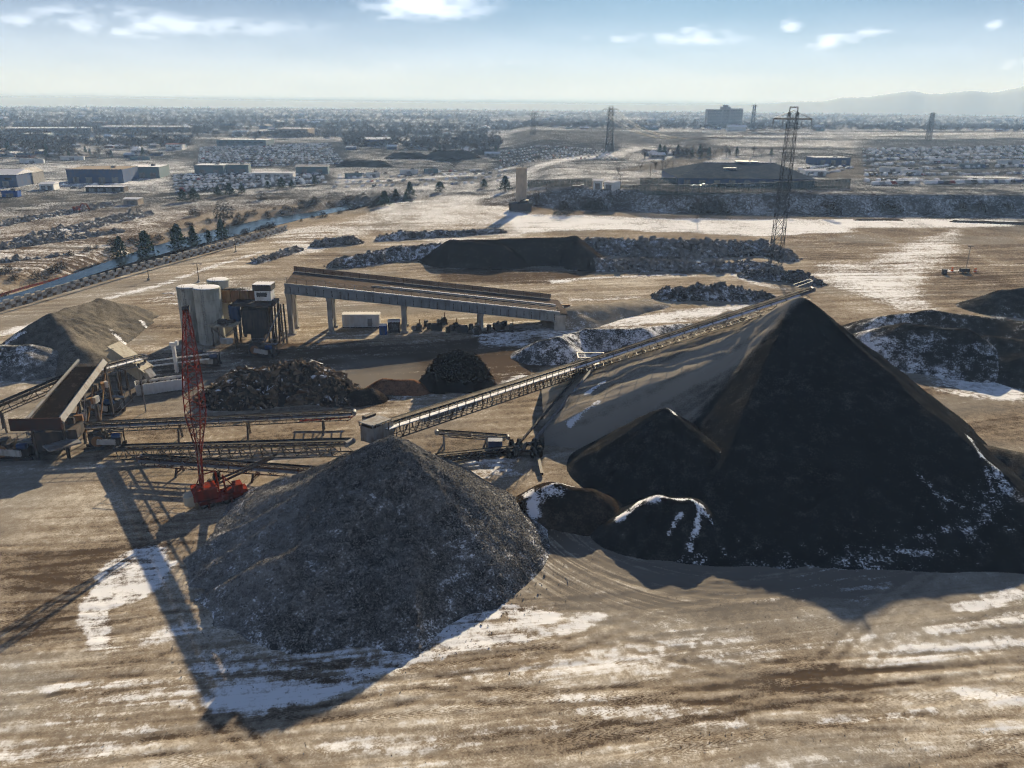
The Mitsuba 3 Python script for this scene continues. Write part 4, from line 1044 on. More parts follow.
part('body', dc, join([box(cs(0, 0, .4), (9.6, 3, .5), rz)] + [box(cs(0, y, 1.5), (9.6, .16, 2.2), rz) for y in (-1.5, 1.5)] + [box(cs(x, 0, 1.5), (.16, 3, 2.2), rz) for x in (-4.8, 4.8)]), 'mat_white_metal')
for x in np.linspace(-4.4, 4.4, 10): part('rib', dc, box(cs(x, -1.64, 1.5), (.2, .14, 2.1), rz), 'mat_white_metal')
part('load', dc, copies(CHUNKS[1], tumble(np.array([cs(x, y, 1.7) for x in np.linspace(-4.2, 4.2, 10) for y in (-.8, 0, .8)]), np.full((30, 3), .8), rg)), 'mat_soil', uv=np.tile([.1, .5], (len(CHUNKS[1][0]) * 30, 1)))

# machines around the hopper
def machine(name, label, cat, px, py, rz, sc=1.0):
    k = thing(name, label, cat)
    c = at(px, py); ca, sa = math.cos(rz), math.sin(rz)
    w = lambda x, y, z: c + [(ca * x - sa * y) * sc, (sa * x + ca * y) * sc, z * sc]
    part('skid', k, join([bar(w(-3.4, y, .25), w(3.4, y, .25), .3 * sc, .5 * sc) for y in (-1.1, 1.1)]), 'mat_steel_dark')
    part('housing', k, join([bar(w(-2.4, 0, 1.7), w(.4, 0, 1.7), 2.4 * sc, 2.3 * sc), bar(w(.4, 0, 1.3), w(2.8, 0, 1.3), 2.0 * sc, 1.5 * sc), bar(w(-1.6, 0, 3.1), w(-.2, 0, 3.1), 1.6 * sc, .7 * sc)]), 'mat_steel_dark')
    part('flywheel', k, tube(w(-1.0, -1.5, 1.8), w(-1.0, -1.25, 1.8), 1.0 * sc, n=18), 'mat_rust', 40)
    part('belt_guard', k, bar(w(-1.0, -1.62, 1.8), w(2.0, -1.4, 1.3), .3 * sc, 1.0 * sc), 'mat_steel_pale')
    part('motor', k, tube(w(1.4, -.9, 2.4), w(2.8, -.9, 2.4), .5 * sc, n=12), 'mat_blue_metal', 40)
    part('catwalk', k, join([bar(w(-3, 1.8, 2.4), w(3, 1.8, 2.4), .9 * sc, .1 * sc)] + [bar(w(x, 2.2, 2.4), w(x, 2.2, 3.4), .08 * sc) for x in (-3, -1.5, 0, 1.5, 3)] + [bar(w(-3, 2.2, 3.4), w(3, 2.2, 3.4), .08 * sc)]), 'mat_steel_grey')
    for x in (-2.9, 2.9): part('stanchion', k, bar(w(x, 1.8, 0), w(x, 1.8, 2.4), .2 * sc), 'mat_steel_dark')


machine('crusher', 'dark crusher on skids under the tail of the raised dark belt', 'crusher', 106, 447, .3)
machine('screening_machine', 'dark screening machine between the feed hopper and the horizontal conveyors', 'screening machine', 104, 412, -.2, 1.15)
machine('generator_set', 'dark generator set in the shade left of the feed hopper', 'generator', 14, 458, .1, 1.1)
machine('screening_machine', 'dark screening machine in the shade in front of the silos', 'screening machine', 205, 366, .2, 1.1)
machine('crusher', 'dark crusher in the deep shade below the batching tower', 'crusher', 262, 356, -.1, 1.1)
for i, (x, y, lb) in enumerate([(97, 420, 'thin steel post beside the screening machine at the left'), (146, 412, 'thin steel post behind the upper horizontal conveyor')]):
    k = thing('guy_post', lb, 'post'); c = at(x, y)
    part('pole', k, tube(c - [0, 0, .3], c + [0, 0, 7.2], .14, n=8), 'mat_steel_grey')
    part('stay', k, join([bar(c + [0, 0, 7], c + [-6, -1, .1], .07), bar(c + [0, 0, 5], c + [-5, -3, .1], .07)]), 'mat_steel_pale')

k = thing('excavator', 'small red excavator with an arched boom on the snowy yard below the far left warehouses', 'excavator')
c = at(78, 212)
for y in (-1.2, 1.2): part('track', k, join([bar(c + [-2.1, y, .45], c + [2.1, y, .45], .55, .9), tube(c + [-2.1, y - .27, .45], c + [-2.1, y + .27, .45], .45), tube(c + [2.1, y - .27, .45], c + [2.1, y + .27, .45], .45)]), 'mat_rubber')
part('house', k, join([box(c + [-.6, 0, 1.7], (3.0, 2.6, 1.3)), box(c + [-1.8, 0, 2.0], (1.0, 2.5, 1.6))]), 'mat_red_steel')
cb = part('cab', k, box(c + [.5, -.7, 2.4], (1.3, 1.2, 1.7)), 'mat_red_steel')
part('window', cb, box(c + [.5, -1.31, 2.6], (1.0, .06, 1.0)), 'mat_window')
part('boom', k, join([bar(c + [.6, .4, 1.8], c + [2.6, .4, 4.6], .5, .6), bar(c + [2.6, .4, 4.6], c + [5.2, .4, 4.4], .45, .55)]), 'mat_red_steel')
part('arm', k, bar(c + [5.2, .4, 4.6], c + [6.6, .4, 1.5], .4, .45), 'mat_red_steel')
part('bucket', k, trimesh.convex.convex_hull(np.array([c + [x, .4 + y, z] for y in (-.6, .6) for x, z in ((6.1, 1.5), (6.9, 1.4), (6.6, .4), (5.8, .5))])), 'mat_steel_dark')

# ---------------------------------------------------------------- the crane
ck = thing('truck_crane', 'red truck crane with a tall tapered lattice boom and a cream counterweight', 'crane')
c0 = at(216, 503); rz = math.radians(30)
X_ = np.array([math.cos(rz), math.sin(rz), 0]); Y_ = np.array([-math.sin(rz), math.cos(rz), 0])
cr = lambda x, y, z: c0 + (X_ * x + Y_ * y) * .78 + [0, 0, z * .8]
part('carrier', ck, join([bar(cr(-3.4, 0, 1.2), cr(5.2, 0, 1.2), 2.5, .6), bar(cr(1.2, 0, 1.8), cr(5.2, 0, 1.8), 2.3, .5)]), 'mat_red_steel')
cabk = part('driver_cab', ck, join([bar(cr(3.6, -.1, 2.6), cr(5.3, -.1, 2.6), 1.9, 1.4), bar(cr(5.2, 0, 1.7), cr(6.2, 0, 1.7), 1.9, .9)]), 'mat_red_steel')
part('window', cabk, join([bar(cr(3.8, -1.07, 2.85), cr(5.0, -1.07, 2.85), .05, .7), bar(cr(5.34, -.9, 2.85), cr(5.34, .7, 2.85), .05, .7)]), 'mat_window')
upk = part('machinery_house', ck, join([bar(cr(-4.2, 0, 3.0), cr(.4, 0, 3.0), 2.7, 1.8), bar(cr(-3.6, 0, 4.0), cr(-.6, 0, 4.0), 1.8, .3)]), 'mat_red_steel')
part('window', upk, bar(cr(-1.0, -1.38, 3.2), cr(.2, -1.38, 3.2), .05, .9), 'mat_window')
hull = trimesh.convex.convex_hull(np.array([cr(-5.9 + .5 * (abs(y) > 1), y, z) for y in (-1.5, -.9, .9, 1.5) for z in (1.2, 2.9)] + [cr(-4.1, y, z) for y in (-1.5, 1.5) for z in (1.0, 3.2)]))
part('counterweight', ck, hull, 'mat_cream')
wz = 90 + math.degrees(rz)
for x in (-2.6, -1.2, 2.0, 3.9):
    for y in (-1.25, 1.25):
        wk = part('tyre', ck, tyre, None, to_world=T().translate(cr(x, y, .72).tolist()).rotate([0, 0, 1], wz).rotate([0, 1, 0], 90)  .scale(.6))
        part('rim', wk, rim, None, to_world=T().translate(cr(x, y, .72).tolist()).rotate([0, 0, 1], wz).rotate([0, 1, 0], 90)  .scale(.6))
for x in (-1.6, 2.8): part('outrigger', ck, join([bar(cr(x, -2.3, 1.0), cr(x, 2.3, 1.0), .3), bar(cr(x, -2.2, 0.05), cr(x, -2.2, 1.1), .25), bar(cr(x, 2.2, .05), cr(x, 2.2, 1.1), .25)]), 'mat_red_steel')
for x, hh in ((-2.0, 6.6), (.9, 6.9), (2.2, 5.6)): part('gantry_post', ck, bar(cr(x, 0, 2.2), cr(x - .3, .2, hh), .22), 'mat_red_steel')
part('gantry_brace', ck, join([bar(cr(-2.3, .2, 6.5), cr(.6, .2, 6.8), .14), bar(cr(-3.6, 0, 4.0), cr(-2.2, .2, 6.5), .14), bar(cr(1.4, 0, 2.4), cr(4.0, 0, 3.4), .18), bar(cr(1.9, .2, 5.5), cr(3.4, 0, 3.3), .12)]), 'mat_red_steel')
foot, tip = cr(-2.2, .3, 3.2), D(186, 309, c0[1] + 15)
bu = tip - foot; BL = np.linalg.norm(bu); bu /= BL
bs = np.cross(bu, [0, 1.0, 0]); bs /= np.linalg.norm(bs)
bv = np.cross(bs, bu)
bw_ = lambda t: float(np.interp(t, [0, .20, .40, .52, .72, 1], [.22, .28, 1.25, 1.3, 1.0, .34]))
lat = []
corner = lambda t, a, b: foot + bu * BL * t + bs * a * bw_(t) + bv * b * bw_(t) * .75
tt = np.concatenate([[0, .2], np.linspace(.2, 1, 17)[1:]])
for a in (-1, 1):
    for b in (-1, 1): part('boom_chord', ck, join([bar(corner(t, a, b), corner(t2, a, b), .17) for t, t2 in zip(tt[:-1], tt[1:])]), 'mat_red_steel')
for i, (t, t2) in enumerate(zip(tt[1:-1], tt[2:])):
    sg = 1 if i % 2 else -1
    for b in (-1, 1):
        lat += [bar(corner(t, -sg, b), corner(t2, sg, b), .09), bar(corner(t, -1, b), corner(t, 1, b), .08)]
    for a in (-1, 1):
        lat += [bar(corner(t, a, -sg), corner(t2, a, sg), .09), bar(corner(t, a, -1), corner(t, a, 1), .08)]
part('boom_lattice', ck, join(lat), 'mat_red_steel', stuff=True)
part('boom_head', ck, join([tube(tip - bs * .5, tip + bs * .5, .45, n=12), bar(tip - bs * .5 - bu * .8, tip - bs * .5 + bu * .5, .12, .6), bar(tip + bs * .5 - bu * .8, tip + bs * .5 + bu * .5, .12, .6)]), 'mat_steel_dark')
part('pendant_line', ck, join([tube(cr(-2.3, .2, 6.5), tip, .05, n=5), tube(cr(-2.2, .5, 6.5), tip, .05, n=5)]), 'mat_steel_dark')

# ---------------------------------------------------------------- brush heap, lamps, light tower
bh = thing('brush_heap', 'big dark brush heap behind the long conveyor', 'brush heap')
c = at(456, 392)
rb = np.random.default_rng(17)
nb = 5200
d_ = rb.normal(size=(nb, 3)); d_ /= np.linalg.norm(d_, axis=1, keepdims=True); d_[:, 2] = np.abs(d_[:, 2])
rad = 1 - .35 * rb.random(nb) ** 2 + .16 * (meshkit.fbm(d_ * 2.2 + 5, 3, 4) - .5) * 3
pb_ = c + [0, 5, 0] + d_ * rad[:, None] * [7.4, 5.0, 7.2]
TRI = (np.array([[-1, -.12, 0], [1, -.05, .1], [.9, .15, -.1], [-.6, .2, .2]]), np.array([[0, 1, 2], [0, 2, 3]]))
part('branches', bh, copies(TRI, tumble(pb_, rb.uniform(.5, 1.1, nb)[:, None] * np.ones(3), rb)), 'mat_brush', stuff=True)
ck_, cu = pile_mesh([((c[0] - 3, c[1] + 5, 5.4), (c[0] + 3, c[1] + 5, 5.2))], .6, slope=50, seed=312, rough=.6, tone_=.0, round_=2.2)
part('core', bh, ck_, 'mat_soil', True, cu)


def lamp(px, py, h, label, double=True):
    k = thing('lamp_post', label, 'lamp post')
    p = at(px, py)
    part('pole', k, tube(p - [0, 0, .3], p + [0, 0, h], .16, .1, n=8), 'mat_steel_dark')
    part('arm', k, bar(p + [-1.3 if double else 0, 0, h], p + [1.3, 0, h], .12), 'mat_steel_dark')
    for a in ((-1.3, 1.3) if double else (1.3,)): part('lamp_head', k, box(p + [a, 0, h - .1], (.9, .5, .3)), 'mat_steel_grey')
    part('base', k, box(p + [0, 0, .3], (.9, .9, .8)), 'mat_concrete')


lamp(199, 282, 6.5, 'lamp post with two heads right behind the silos')
lamp(236, 252, 7.5, 'lamp post on the dirt road above the silos, on a pale base', False)
lamp(149, 280, 3.6, 'short post on the dirt road near the block wall', False)
lamp(132, 262, 6, 'thin lamp post on the river bank by the evergreens', False)
lt = thing('light_tower', 'portable light tower with a thin tall mast on the brown field', 'light tower')
p = at(964, 273)
part('body', lt, join([box(p + [0, 0, 1.2], (3.2, 1.7, 1.3)), box(p + [0, 0, .5], (4, 1.5, .25))]), 'mat_steel_dark')
part('mast', lt, tube(p + [.4, 0, 1.5], p + [.5, 0, 10.4], .11, n=8), 'mat_steel_grey')
part('lamp_bar', lt, join([bar(p + [-.5, 0, 10.2], p + [1.5, 0, 10.2], .12)] + [box(p + [x, -.15, 10.4], (.4, .25, .35)) for x in (-.4, .2, .8, 1.4)]), 'mat_steel_grey')
for x in (-.9, .9): part('tyre', lt, tyre, None, to_world=T().translate([p[0] + x, p[1] - .9, p[2] + .4]).rotate([0, 0, 1], 90).rotate([0, 1, 0], 90).scale(.38))
for x, y, s_ in ((952, 271, 'orange traffic barrel left of the light tower'), (975, 272, 'orange traffic barrel right of the light tower')):
    k = thing('traffic_barrel', s_, 'traffic barrel')
    p = at(x, y)
    part('body', k, lathe(p, [(.55, 0), (.55, .2), (.42, .22), (.36, 1.5), (.1, 1.55), (.02, 1.55)], 14), 'mat_orange', 35)
    part('band', k, lathe(p, [(.425, .7), (.42, .95)], 14), 'mat_white_metal')
k = thing('site_box', 'small black box on the brown field left of the orange barrels', 'box')
p = at(944, 274)
part('body', k, box(p + [0, 0, .9], (1.5, 1.3, 1.8)), 'mat_steel_dark'); part('lid', k, box(p + [0, 0, 1.86], (1.6, 1.4, .12)), 'mat_steel_grey')

# ---------------------------------------------------------------- trees
def clump(n, rng, shape, size):
    """Small leaf or twig faces through the volume that shape() fills."""
    p = shape(n, rng)
    return copies(TRI, tumble(p, rng.uniform(.6, 1.3, n)[:, None] * size * np.array([1, 2.4, 1]), rng))


def pine_crown(n, rng):
    t = rng.random(n) ** .8
    a = rng.uniform(0, 2 * np.pi, n)
    lob = .75 + .4 * np.sin(a * 3 + rng.uniform(0, 6)) * np.sin(t * 17 + a)
    r = (1 - t) ** .8 * .30 * lob * np.sqrt(rng.uniform(.25, 1, n)) + .01
    return np.stack([r * np.cos(a), r * np.sin(a), .08 + .92 * t], 1)


def bare_crown(n, rng):
    c = rng.normal(size=(7, 3)) * [.16, .16, .12] + [0, 0, .66]
    k = rng.integers(0, 7, n)
    d = rng.normal(size=(n, 3)); d /= np.linalg.norm(d, axis=1, keepdims=True)
    return c[k] + d * (rng.random(n) ** .5)[:, None] * [.2, .2, .2]


def bush_crown(n, rng):
    d = rng.normal(size=(n, 3)); d /= np.linalg.norm(d, axis=1, keepdims=True); d[:, 2] = np.abs(d[:, 2])
    return d * (rng.random(n) ** .4)[:, None] * [.55, .55, .9] * (.75 + .5 * meshkit.fbm(d * 2 + 3, 2, 8))[:, None]


def limbs(rng, n=9):
    out = [tube((0, 0, -.02), (0.01, 0, .5), .022, .014, n=6)]
    for i in range(n):
        z = rng.uniform(.25, .5); a = rng.uniform(0, 6.3); e = rng.uniform(.18, .34)
        out.append(tube((0.005, 0, z), (math.cos(a) * e * .7, math.sin(a) * e * .7, z + e), .011, .003, n=4))
    return join(out)


PINES = [(mikit.ply(clump(520, np.random.default_rng(i), pine_crown, .05), 'mat_pine'), mikit.ply(tube((0, 0, -.03), (0, 0, .9), .025, .006, n=6), 'mat_bark')) for i in range(4)]
BARES = [(mikit.ply(clump(260, np.random.default_rng(20 + i), bare_crown, .032), 'mat_twigs'), mikit.ply(limbs(np.random.default_rng(30 + i)), 'mat_bark')) for i in range(4)]
BUSHES = [(mikit.ply(clump(260, np.random.default_rng(40 + i), bush_crown, .07), 'mat_brush'), mikit.ply(limbs(np.random.default_rng(50 + i), 6), 'mat_bark')) for i in range(3)]
ri = np.random.default_rng(77)


def tree(kinds, name, label, cat, p, h, wide=1.0, group=None, names=('crown', 'trunk')):
    k = thing(name, label, cat, group)
    cr_, tr_ = kinds[int(ri.integers(len(kinds)))]
    tw = to_mat(p, ri.uniform(0, 6.3), [h * wide, h * wide, h])
    part(names[0], k, cr_, None, to_world=tw); part(names[1], k, tr_, None, to_world=tw)
    return k


def px_h(px, base, top):
    """Height in metres of what reaches from base to top in the survey photograph."""
    p = at(px, base)
    q = D(px, top, p[1])
    return p, max(.8, q[2] - p[2])


for x, b, t, s_, w in [(122, 262, 240, 'dark evergreen on the river bank, leftmost of the row behind the block wall', 1.0), (147, 260, 235, 'tallest dark evergreen behind the block wall', 1.15), (179, 252, 228, 'dark evergreen by the water, third from the left behind the block wall', 1.1),
                       (194, 247, 229, 'thin dark evergreen, fourth from the left behind the block wall', 1.0), (209, 243, 232, 'smallest dark evergreen behind the block wall', 1.2), (222, 240, 222, 'dark evergreen, rightmost of the row behind the block wall', .95),
                       (385, 206, 193, 'wide dark evergreen on the snow field left edge', 1.5), (396, 202, 191, 'dark evergreen at the snow field, middle of three', 1.2), (410, 198, 184, 'slim dark evergreen standing on the snow field', 1.1),
                       (440, 192, 183, 'round dark evergreen behind the snow field', 1.9), (484, 188, 180, 'grey green evergreen behind the pond on the snow field', 1.4), (505, 191, 178, 'dark evergreen left of the concrete tower', 1.4),
                       (183, 202, 191, 'dark evergreen at the left end of the car lot hedge', 1.4), (194, 201, 190, 'broad evergreen second from the left of the car lot hedge', 1.6), (218, 196, 187, 'small dark evergreen before the car lot', 1.4), (230, 196, 185, 'round dark evergreen in front of the car rows', 1.5),
                       (242, 194, 185, 'dark evergreen below the middle of the car rows', 1.3), (268, 190, 182, 'dark tree below the right part of the car rows', 1.4), (282, 189, 179, 'dark tree near the right end of the car rows', 1.3), (292, 188, 181, 'small dark tree at the right end of the car rows', 1.4),
                       (315, 185, 177, 'dark tree standing right past the end of the car rows', 1.2)]:
    p, h = px_h(x, b, t)
    tree(PINES, 'evergreen_tree', s_, 'tree', p, h * 1.15, w * 1.45, 'evergreens')
for x, b, t, s_ in [(224, 218, 200, 'bare round shrub on the far river bank'), (195, 216, 206, 'low bare shrub on the far river bank, left of the round one'), (262, 200, 190, 'bare shrub at the path below the car lot')]:
    p, h = px_h(x, b, t)
    tree(BUSHES, 'bare_shrub', s_, 'shrub', p, h, 1.2, None, ('crown', 'stem'))
for i in range(34):
    x = ri.choice([ri.uniform(690, 722), ri.uniform(735, 840), ri.uniform(880, 1010), ri.uniform(560, 600)])
    p, h = px_h(x, ri.uniform(206, 215), ri.uniform(196, 203))
    tree(BUSHES, 'bank_shrub', 'bare brown shrub on the shaded snowy bank below the slatted fence', 'shrub', p, h * .9, 1.3, 'shrubs on the shaded bank', ('crown', 'stem'))
for i in range(130):
    t_ = ri.uniform(1.5, len(RIVER) - 1.01); j_ = int(t_); c_ = RIVER[j_] + (RIVER[j_ + 1] - RIVER[j_]) * (t_ - j_)
    n_ = RIVER[j_ + 1] - RIVER[j_]; n_ = np.array([-n_[1], n_[0]]) / np.linalg.norm(n_) * (1 if i % 3 else -1)
    c_ = c_ + n_ * ri.uniform(7 if j_ < 4 else 12, 26)
    p = np.array([c_[0], c_[1], float(Z(c_[0], c_[1]))])
    tree(BUSHES, 'river_shrub', 'low dry shrub scattered along the river banks', 'shrub', p, ri.uniform(1.4, 4.2), 1.4, 'shrubs along the river', ('crown', 'stem'))
for i, (x, y) in enumerate([(455, 170, ), (536, 205), (548, 200), (580, 212), (610, 205), (640, 171), (655, 170), (665, 172), (700, 158), (690, 160), (628, 162), (618, 176)]):
    p = at(x, y)
    tree(BARES, 'bare_tree', 'bare grey tree on the snowy ground around the concrete tower and bank', 'tree', p, ri.uniform(7, 11), 1.0, 'bare trees near the bank')

# ---------------------------------------------------------------- concrete tower, masts, poles
ct = thing('concrete_tower', 'round tan concrete tower standing alone on the snow field', 'tower')
p, h = px_h(521, 210, 168)
part('shaft', ct, lathe(p, [(3.2, -.5), (3.2, h - 1), (3.35, h - 1), (3.35, h), (2.9, h + .1), (.02, h + .4)], 28), 'mat_wall_tan', 40)
part('base_house', ct, join([box(p + [-.5, -3.5, 2.2], (13, 8, 4.6)), box(p + [2, -4, 5.4], (5, 5, 2))]), 'mat_steel_dark')
part('base_roof', ct, box(p + [-.5, -3.5, 4.7], (13.4, 8.4, .3)), 'mat_asphalt_roof')
part('vent', ct, tube(p + [.8, 0, h], p + [.8, 0, h + 1.8], .3), 'mat_steel_grey')


def mast(px, py, top, label, arm=15.0, w0=6.5, w1=3.4, n=13, r=.2):
    k = thing('transmission_tower', label, 'transmission tower')
    p, h = px_h(px, py, top)
    w = lambda t: w0 + (w1 - w0) * min(t / .75, 1)
    cn = lambda t, a, b: p + [a * w(t) / 2, b * w(t) / 2, h * t]
    for a in (-1, 1):
        for b in (-1, 1): part('leg', k, bar(cn(-.01, a, b), cn(.97, a, b), r * 1.6), 'mat_lattice')
    la = []
    tt = np.linspace(0, .97, n)
    for i, (t, t2) in enumerate(zip(tt[:-1], tt[1:])):
        for a, b, c_, d_ in ((-1, -1, 1, -1), (-1, 1, 1, 1), (-1, -1, -1, 1), (1, -1, 1, 1)):
            la += [bar(cn(t, a, b), cn(t2, c_, d_), r), bar(cn(t, c_, d_), cn(t2, a, b), r), bar(cn(t, a, b), cn(t, c_, d_), r)]
    part('lattice', k, join(la), 'mat_lattice', stuff=True)
    for z, ww in ((.93, arm),): part('cross_arm', k, join([bar(p + [-ww / 2, 0, h * z], p + [ww / 2, 0, h * z], .5, .5), bar(p + [-ww / 2, 0, h * z], p + [0, 0, h * (z + .05)], .18), bar(p + [ww / 2, 0, h * z], p + [0, 0, h * (z + .05)], .18)]), 'mat_steel_dark')
    part('peak', k, join([bar(p + [-w1 / 2, 0, h], p + [w1 / 2, 0, h], .4), bar(p + [-w1 / 2, 0, h * .93], p + [-w1 / 2, 0, h], .3), bar(p + [w1 / 2, 0, h * .93], p + [w1 / 2, 0, h], .3)]), 'mat_steel_dark')
    for x in (-arm / 2, -arm / 4, arm / 4, arm / 2): part('insulator', k, tube(p + [x, 0, h * .93 - 2.6], p + [x, 0, h * .93], .16, n=6), 'mat_steel_grey')
    return p, h, arm


m1 = mast(775, 264, 107, 'tall dark lattice transmission tower nearest the camera, above the tallest stockpile', 14.5, 4.2, 3.0, 13, .125)
m2 = mast(609, 152, 106, 'lattice transmission tower in the middle of the plain above the curving road', 16, 8, 4, 13, .3)
m3 = mast(533, 135, 112, 'faint far lattice transmission tower left of the middle', 16, 8, 4, 9, .4)
m4 = mast(928, 141, 112, 'faint leaning looking far lattice tower above the right vehicle yard', 14, 7, 4, 9, .35)
m5 = mast(752, 131, 104, 'faint far lattice tower right of the office block', 14, 7, 4, 9, .4)
for (pa, ha, aa), (pb, hb, ab), s_ in ((m1, m2, 'thin power lines from the nearest lattice tower to the middle one'), (m2, m3, 'thin power lines from the middle lattice tower to the far left one')):
    k = thing('power_lines', s_, 'power line')
    for x in (-.5, -.25, .25, .5):
        a, b = pa + [x * aa, 0, ha * .93 - 2.6], pb + [x * ab, 0, hb * .93 - 2.6]
        tt = np.linspace(0, 1, 13)
        pts = [a + (b - a) * t - [0, 0, 4 * 14 * t * (1 - t)] for t in tt]
        part('cable', k, join([bar(u_, v_, .13) for u_, v_ in zip(pts[:-1], pts[1:])]), 'mat_steel_dark')
for i, (x, b, t) in enumerate([(697, 219, 190), (662, 176, 158), (672, 178, 160), (650, 180, 160), (750, 214, 196), (538, 208, 190), (620, 192, 175), (645, 200, 182)]):
    k = thing('utility_pole', 'wooden utility pole with a cross arm on the snowy ground past the rubble bank' if i else 'tall wooden utility pole in front of the shaded bank', 'utility pole', 'utility poles' if i else None)
    p, h = px_h(x, b, t)
    part('pole', k, tube(p - [0, 0, .4], p + [0, 0, h], .2, .13, n=7), 'mat_bark')
    part('cross_arm', k, bar(p + [-1.3, 0, h - .8], p + [1.3, 0, h - .8], .18), 'mat_bark')
    for a in (-1.2, 0, 1.2): part('insulator', k, tube(p + [a, 0, h - .7], p + [a, 0, h - .4], .08, n=5), 'mat_steel_grey')

# fences on top of the bank
def slat_fence(px, h, label, mat='mat_green_slats'):
    k = thing('slatted_fence', label, 'fence')
    pts = [at(*q) for q in px]
    for a, b in zip(pts[:-1], pts[1:]):
        n = max(1, int(np.linalg.norm(b - a) / 3)); e_ = (b - a) / n
        part('slats', k, join([bar(a + e_ * i + e_ * .06 * j * 2.6 + [0, 0, h * .5], a + e_ * i + e_ * (.06 * j * 2.6 + .11) + [0, 0, h * .5], .04, h) for i in range(n) for j in range(6)]), mat, stuff=True)
        part('posts', k, join([bar(a + e_ * i - [0, 0, .3], a + e_ * i + [0, 0, h + .15], .12) for i in range(n)]), 'mat_steel_grey', stuff=True)
        part('top_rail', k, bar(a + [0, 0, h], b + [0, 0, h], .08), 'mat_steel_grey')


slat_fence([(604, 195), (650, 195), (690, 195), (760, 193), (850, 188)], 6.0, 'dark green slatted fence along the top of the shaded bank')
slat_fence([(528, 188), (560, 187), (592, 186)], 5.0, 'dark green slatted fence left of the two white site cabins')
slat_fence([(640, 184), (690, 184)], 4.0, 'short dark slatted fence behind the long fence, left of the big dark roof')

# ---------------------------------------------------------------- buildings
def hall(name, label, cat, x0, x1, yb, h, depth, wall, roof, gable=0.0, doors=3, windows=0, group=None, along='x', snowy=False):
    """A hall whose front foot runs from bearing x0 to x1."""
    k = thing(name, label, cat, group)
    a, b = at(x0, yb), at(x1, yb)
    z0 = min(a[2], b[2]) - .6
    w = np.linalg.norm((b - a)[:2]); rz = math.atan2(b[1] - a[1], b[0] - a[0])
    ex, ey = np.array([math.cos(rz), math.sin(rz), 0]), np.array([-math.sin(rz), math.cos(rz), 0])
    c = (a + b) / 2 + ey * depth / 2
    part('wall', k, box((c[0], c[1], z0 + h / 2 + .3), (w, depth, h + .6), rz), wall)
    t = z0 + h + .6
    if gable:
        if along == 'x':
            pr = [ex * sx * (w / 2 + .5) + ey * sy * (depth / 2 + .5) for sx in (-1, 1) for sy in (-1, 1)] + [ex * sx * (w / 2 + .5) for sx in (-1, 1)]
        else:
            pr = [ex * sx * (w / 2 + .5) + ey * sy * (depth / 2 + .5) for sx in (-1, 1) for sy in (-1, 1)] + [ey * sy * (depth / 2 + .5) for sy in (-1, 1)]
        v_ = np.array([[*(c + q)[:2], t] for q in pr[:4]] + [[*(c + q)[:2], t + gable] for q in pr[4:]])
        hl = trimesh.convex.convex_hull(v_)
        part('roof', k, hl, roof)
    else:
        part('roof', k, join([box((c[0], c[1], t + .12), (w + .3, depth + .3, .26), rz)] + [box((c[0], c[1], t + .3) - ey * s__ * (depth / 2 + .05), (w + .35, .3, .6), rz) for s__ in (1, -1)]), wall)
        part('roof_cover', k, box((c[0], c[1], t + .38), (w - .6, depth - .6, .22), rz), roof)
        part('roof_unit', k, box(c * [1, 1, 0] + ex * w * .2 + [0, 0, t + 1.2], (3, 2.4, 1.6), rz), 'mat_steel_grey')
    f = (a + b) / 2
    for i in range(doors):
        u_ = (i + .5) / doors - .5
        part('door', k, box((f[0], f[1], z0 + .6 + min(h, 6) * .35) + ex * w * u_ * .92 - ey * .06, (min(4.5, w / doors * .6), .14, min(h, 6) * .7), rz), 'mat_steel_grey' if wall != 'mat_wall_grey' else 'mat_white_metal')
    for i in range(windows):
        u_ = (i + .5) / windows - .5
        part('window', k, box((f[0], f[1], z0 + h * .74) + ex * w * u_ * .94 - ey * .06, (w / windows * .5, .12, h * .16), rz), 'mat_window')
    return k


hall('warehouse', 'long dark blue warehouse front with a pale roof at the left, above the river', 'warehouse', 68, 124, 183, 9.5, 34, 'mat_blue_metal', 'mat_wall_tan', 0, 4, 0)
hall('warehouse', 'grey blue warehouse with white doors, right beside the dark blue one', 'warehouse', 125, 160, 178, 8, 30, 'mat_teal_metal', 'mat_snow', 0, 3, 0)
hall('warehouse', 'dark blue hall cut by the left edge with snow on its gable roof', 'warehouse', -25, 18, 187, 8.5, 26, 'mat_blue_metal', 'mat_snow', 3, 2, 3)
hall('warehouse', 'grey gabled shed beside the dark blue hall at the left edge', 'shed', 19, 34, 184, 8, 20, 'mat_wall_grey', 'mat_steel_pale', 3.2, 1, 0, along='y')
hall('shed', 'low pale shed with an open front below the left warehouses', 'shed', 40, 54, 190, 4, 10, 'mat_white_metal', 'mat_snow', 1.2, 2, 0)
hall('storage_container', 'blue container in the snowy yard at the left edge', 'container', 2, 18, 197, 3.2, 5, 'mat_blue_plastic', 'mat_blue_metal', 0, 1, 0)
hall('shed', 'long low dark shed on the river side yard', 'shed', 86, 124, 192, 3.5, 8, 'mat_steel_dark', 'mat_snow', .6, 4, 0)
hall('shed', 'tan small shed at the end of the rubble bank above the river', 'shed', 124, 138, 205, 3.5, 8, 'mat_wall_tan', 'mat_snow', .8, 1, 1)
hall('warehouse', 'teal box warehouse left of the long white trailer row', 'warehouse', 195, 224, 175, 7.5, 20, 'mat_teal_metal', 'mat_snow', 0, 2, 0)
hall('warehouse', 'long pale teal hall behind the middle car rows', 'warehouse', 225, 249, 174, 7, 18, 'mat_teal_metal', 'mat_steel_pale', 0, 2, 0)
hall('shed', 'long low white roofed shed behind the right part of the car rows', 'shed', 252, 293, 178, 4, 12, 'mat_white_metal', 'mat_snow', .8, 4, 0)
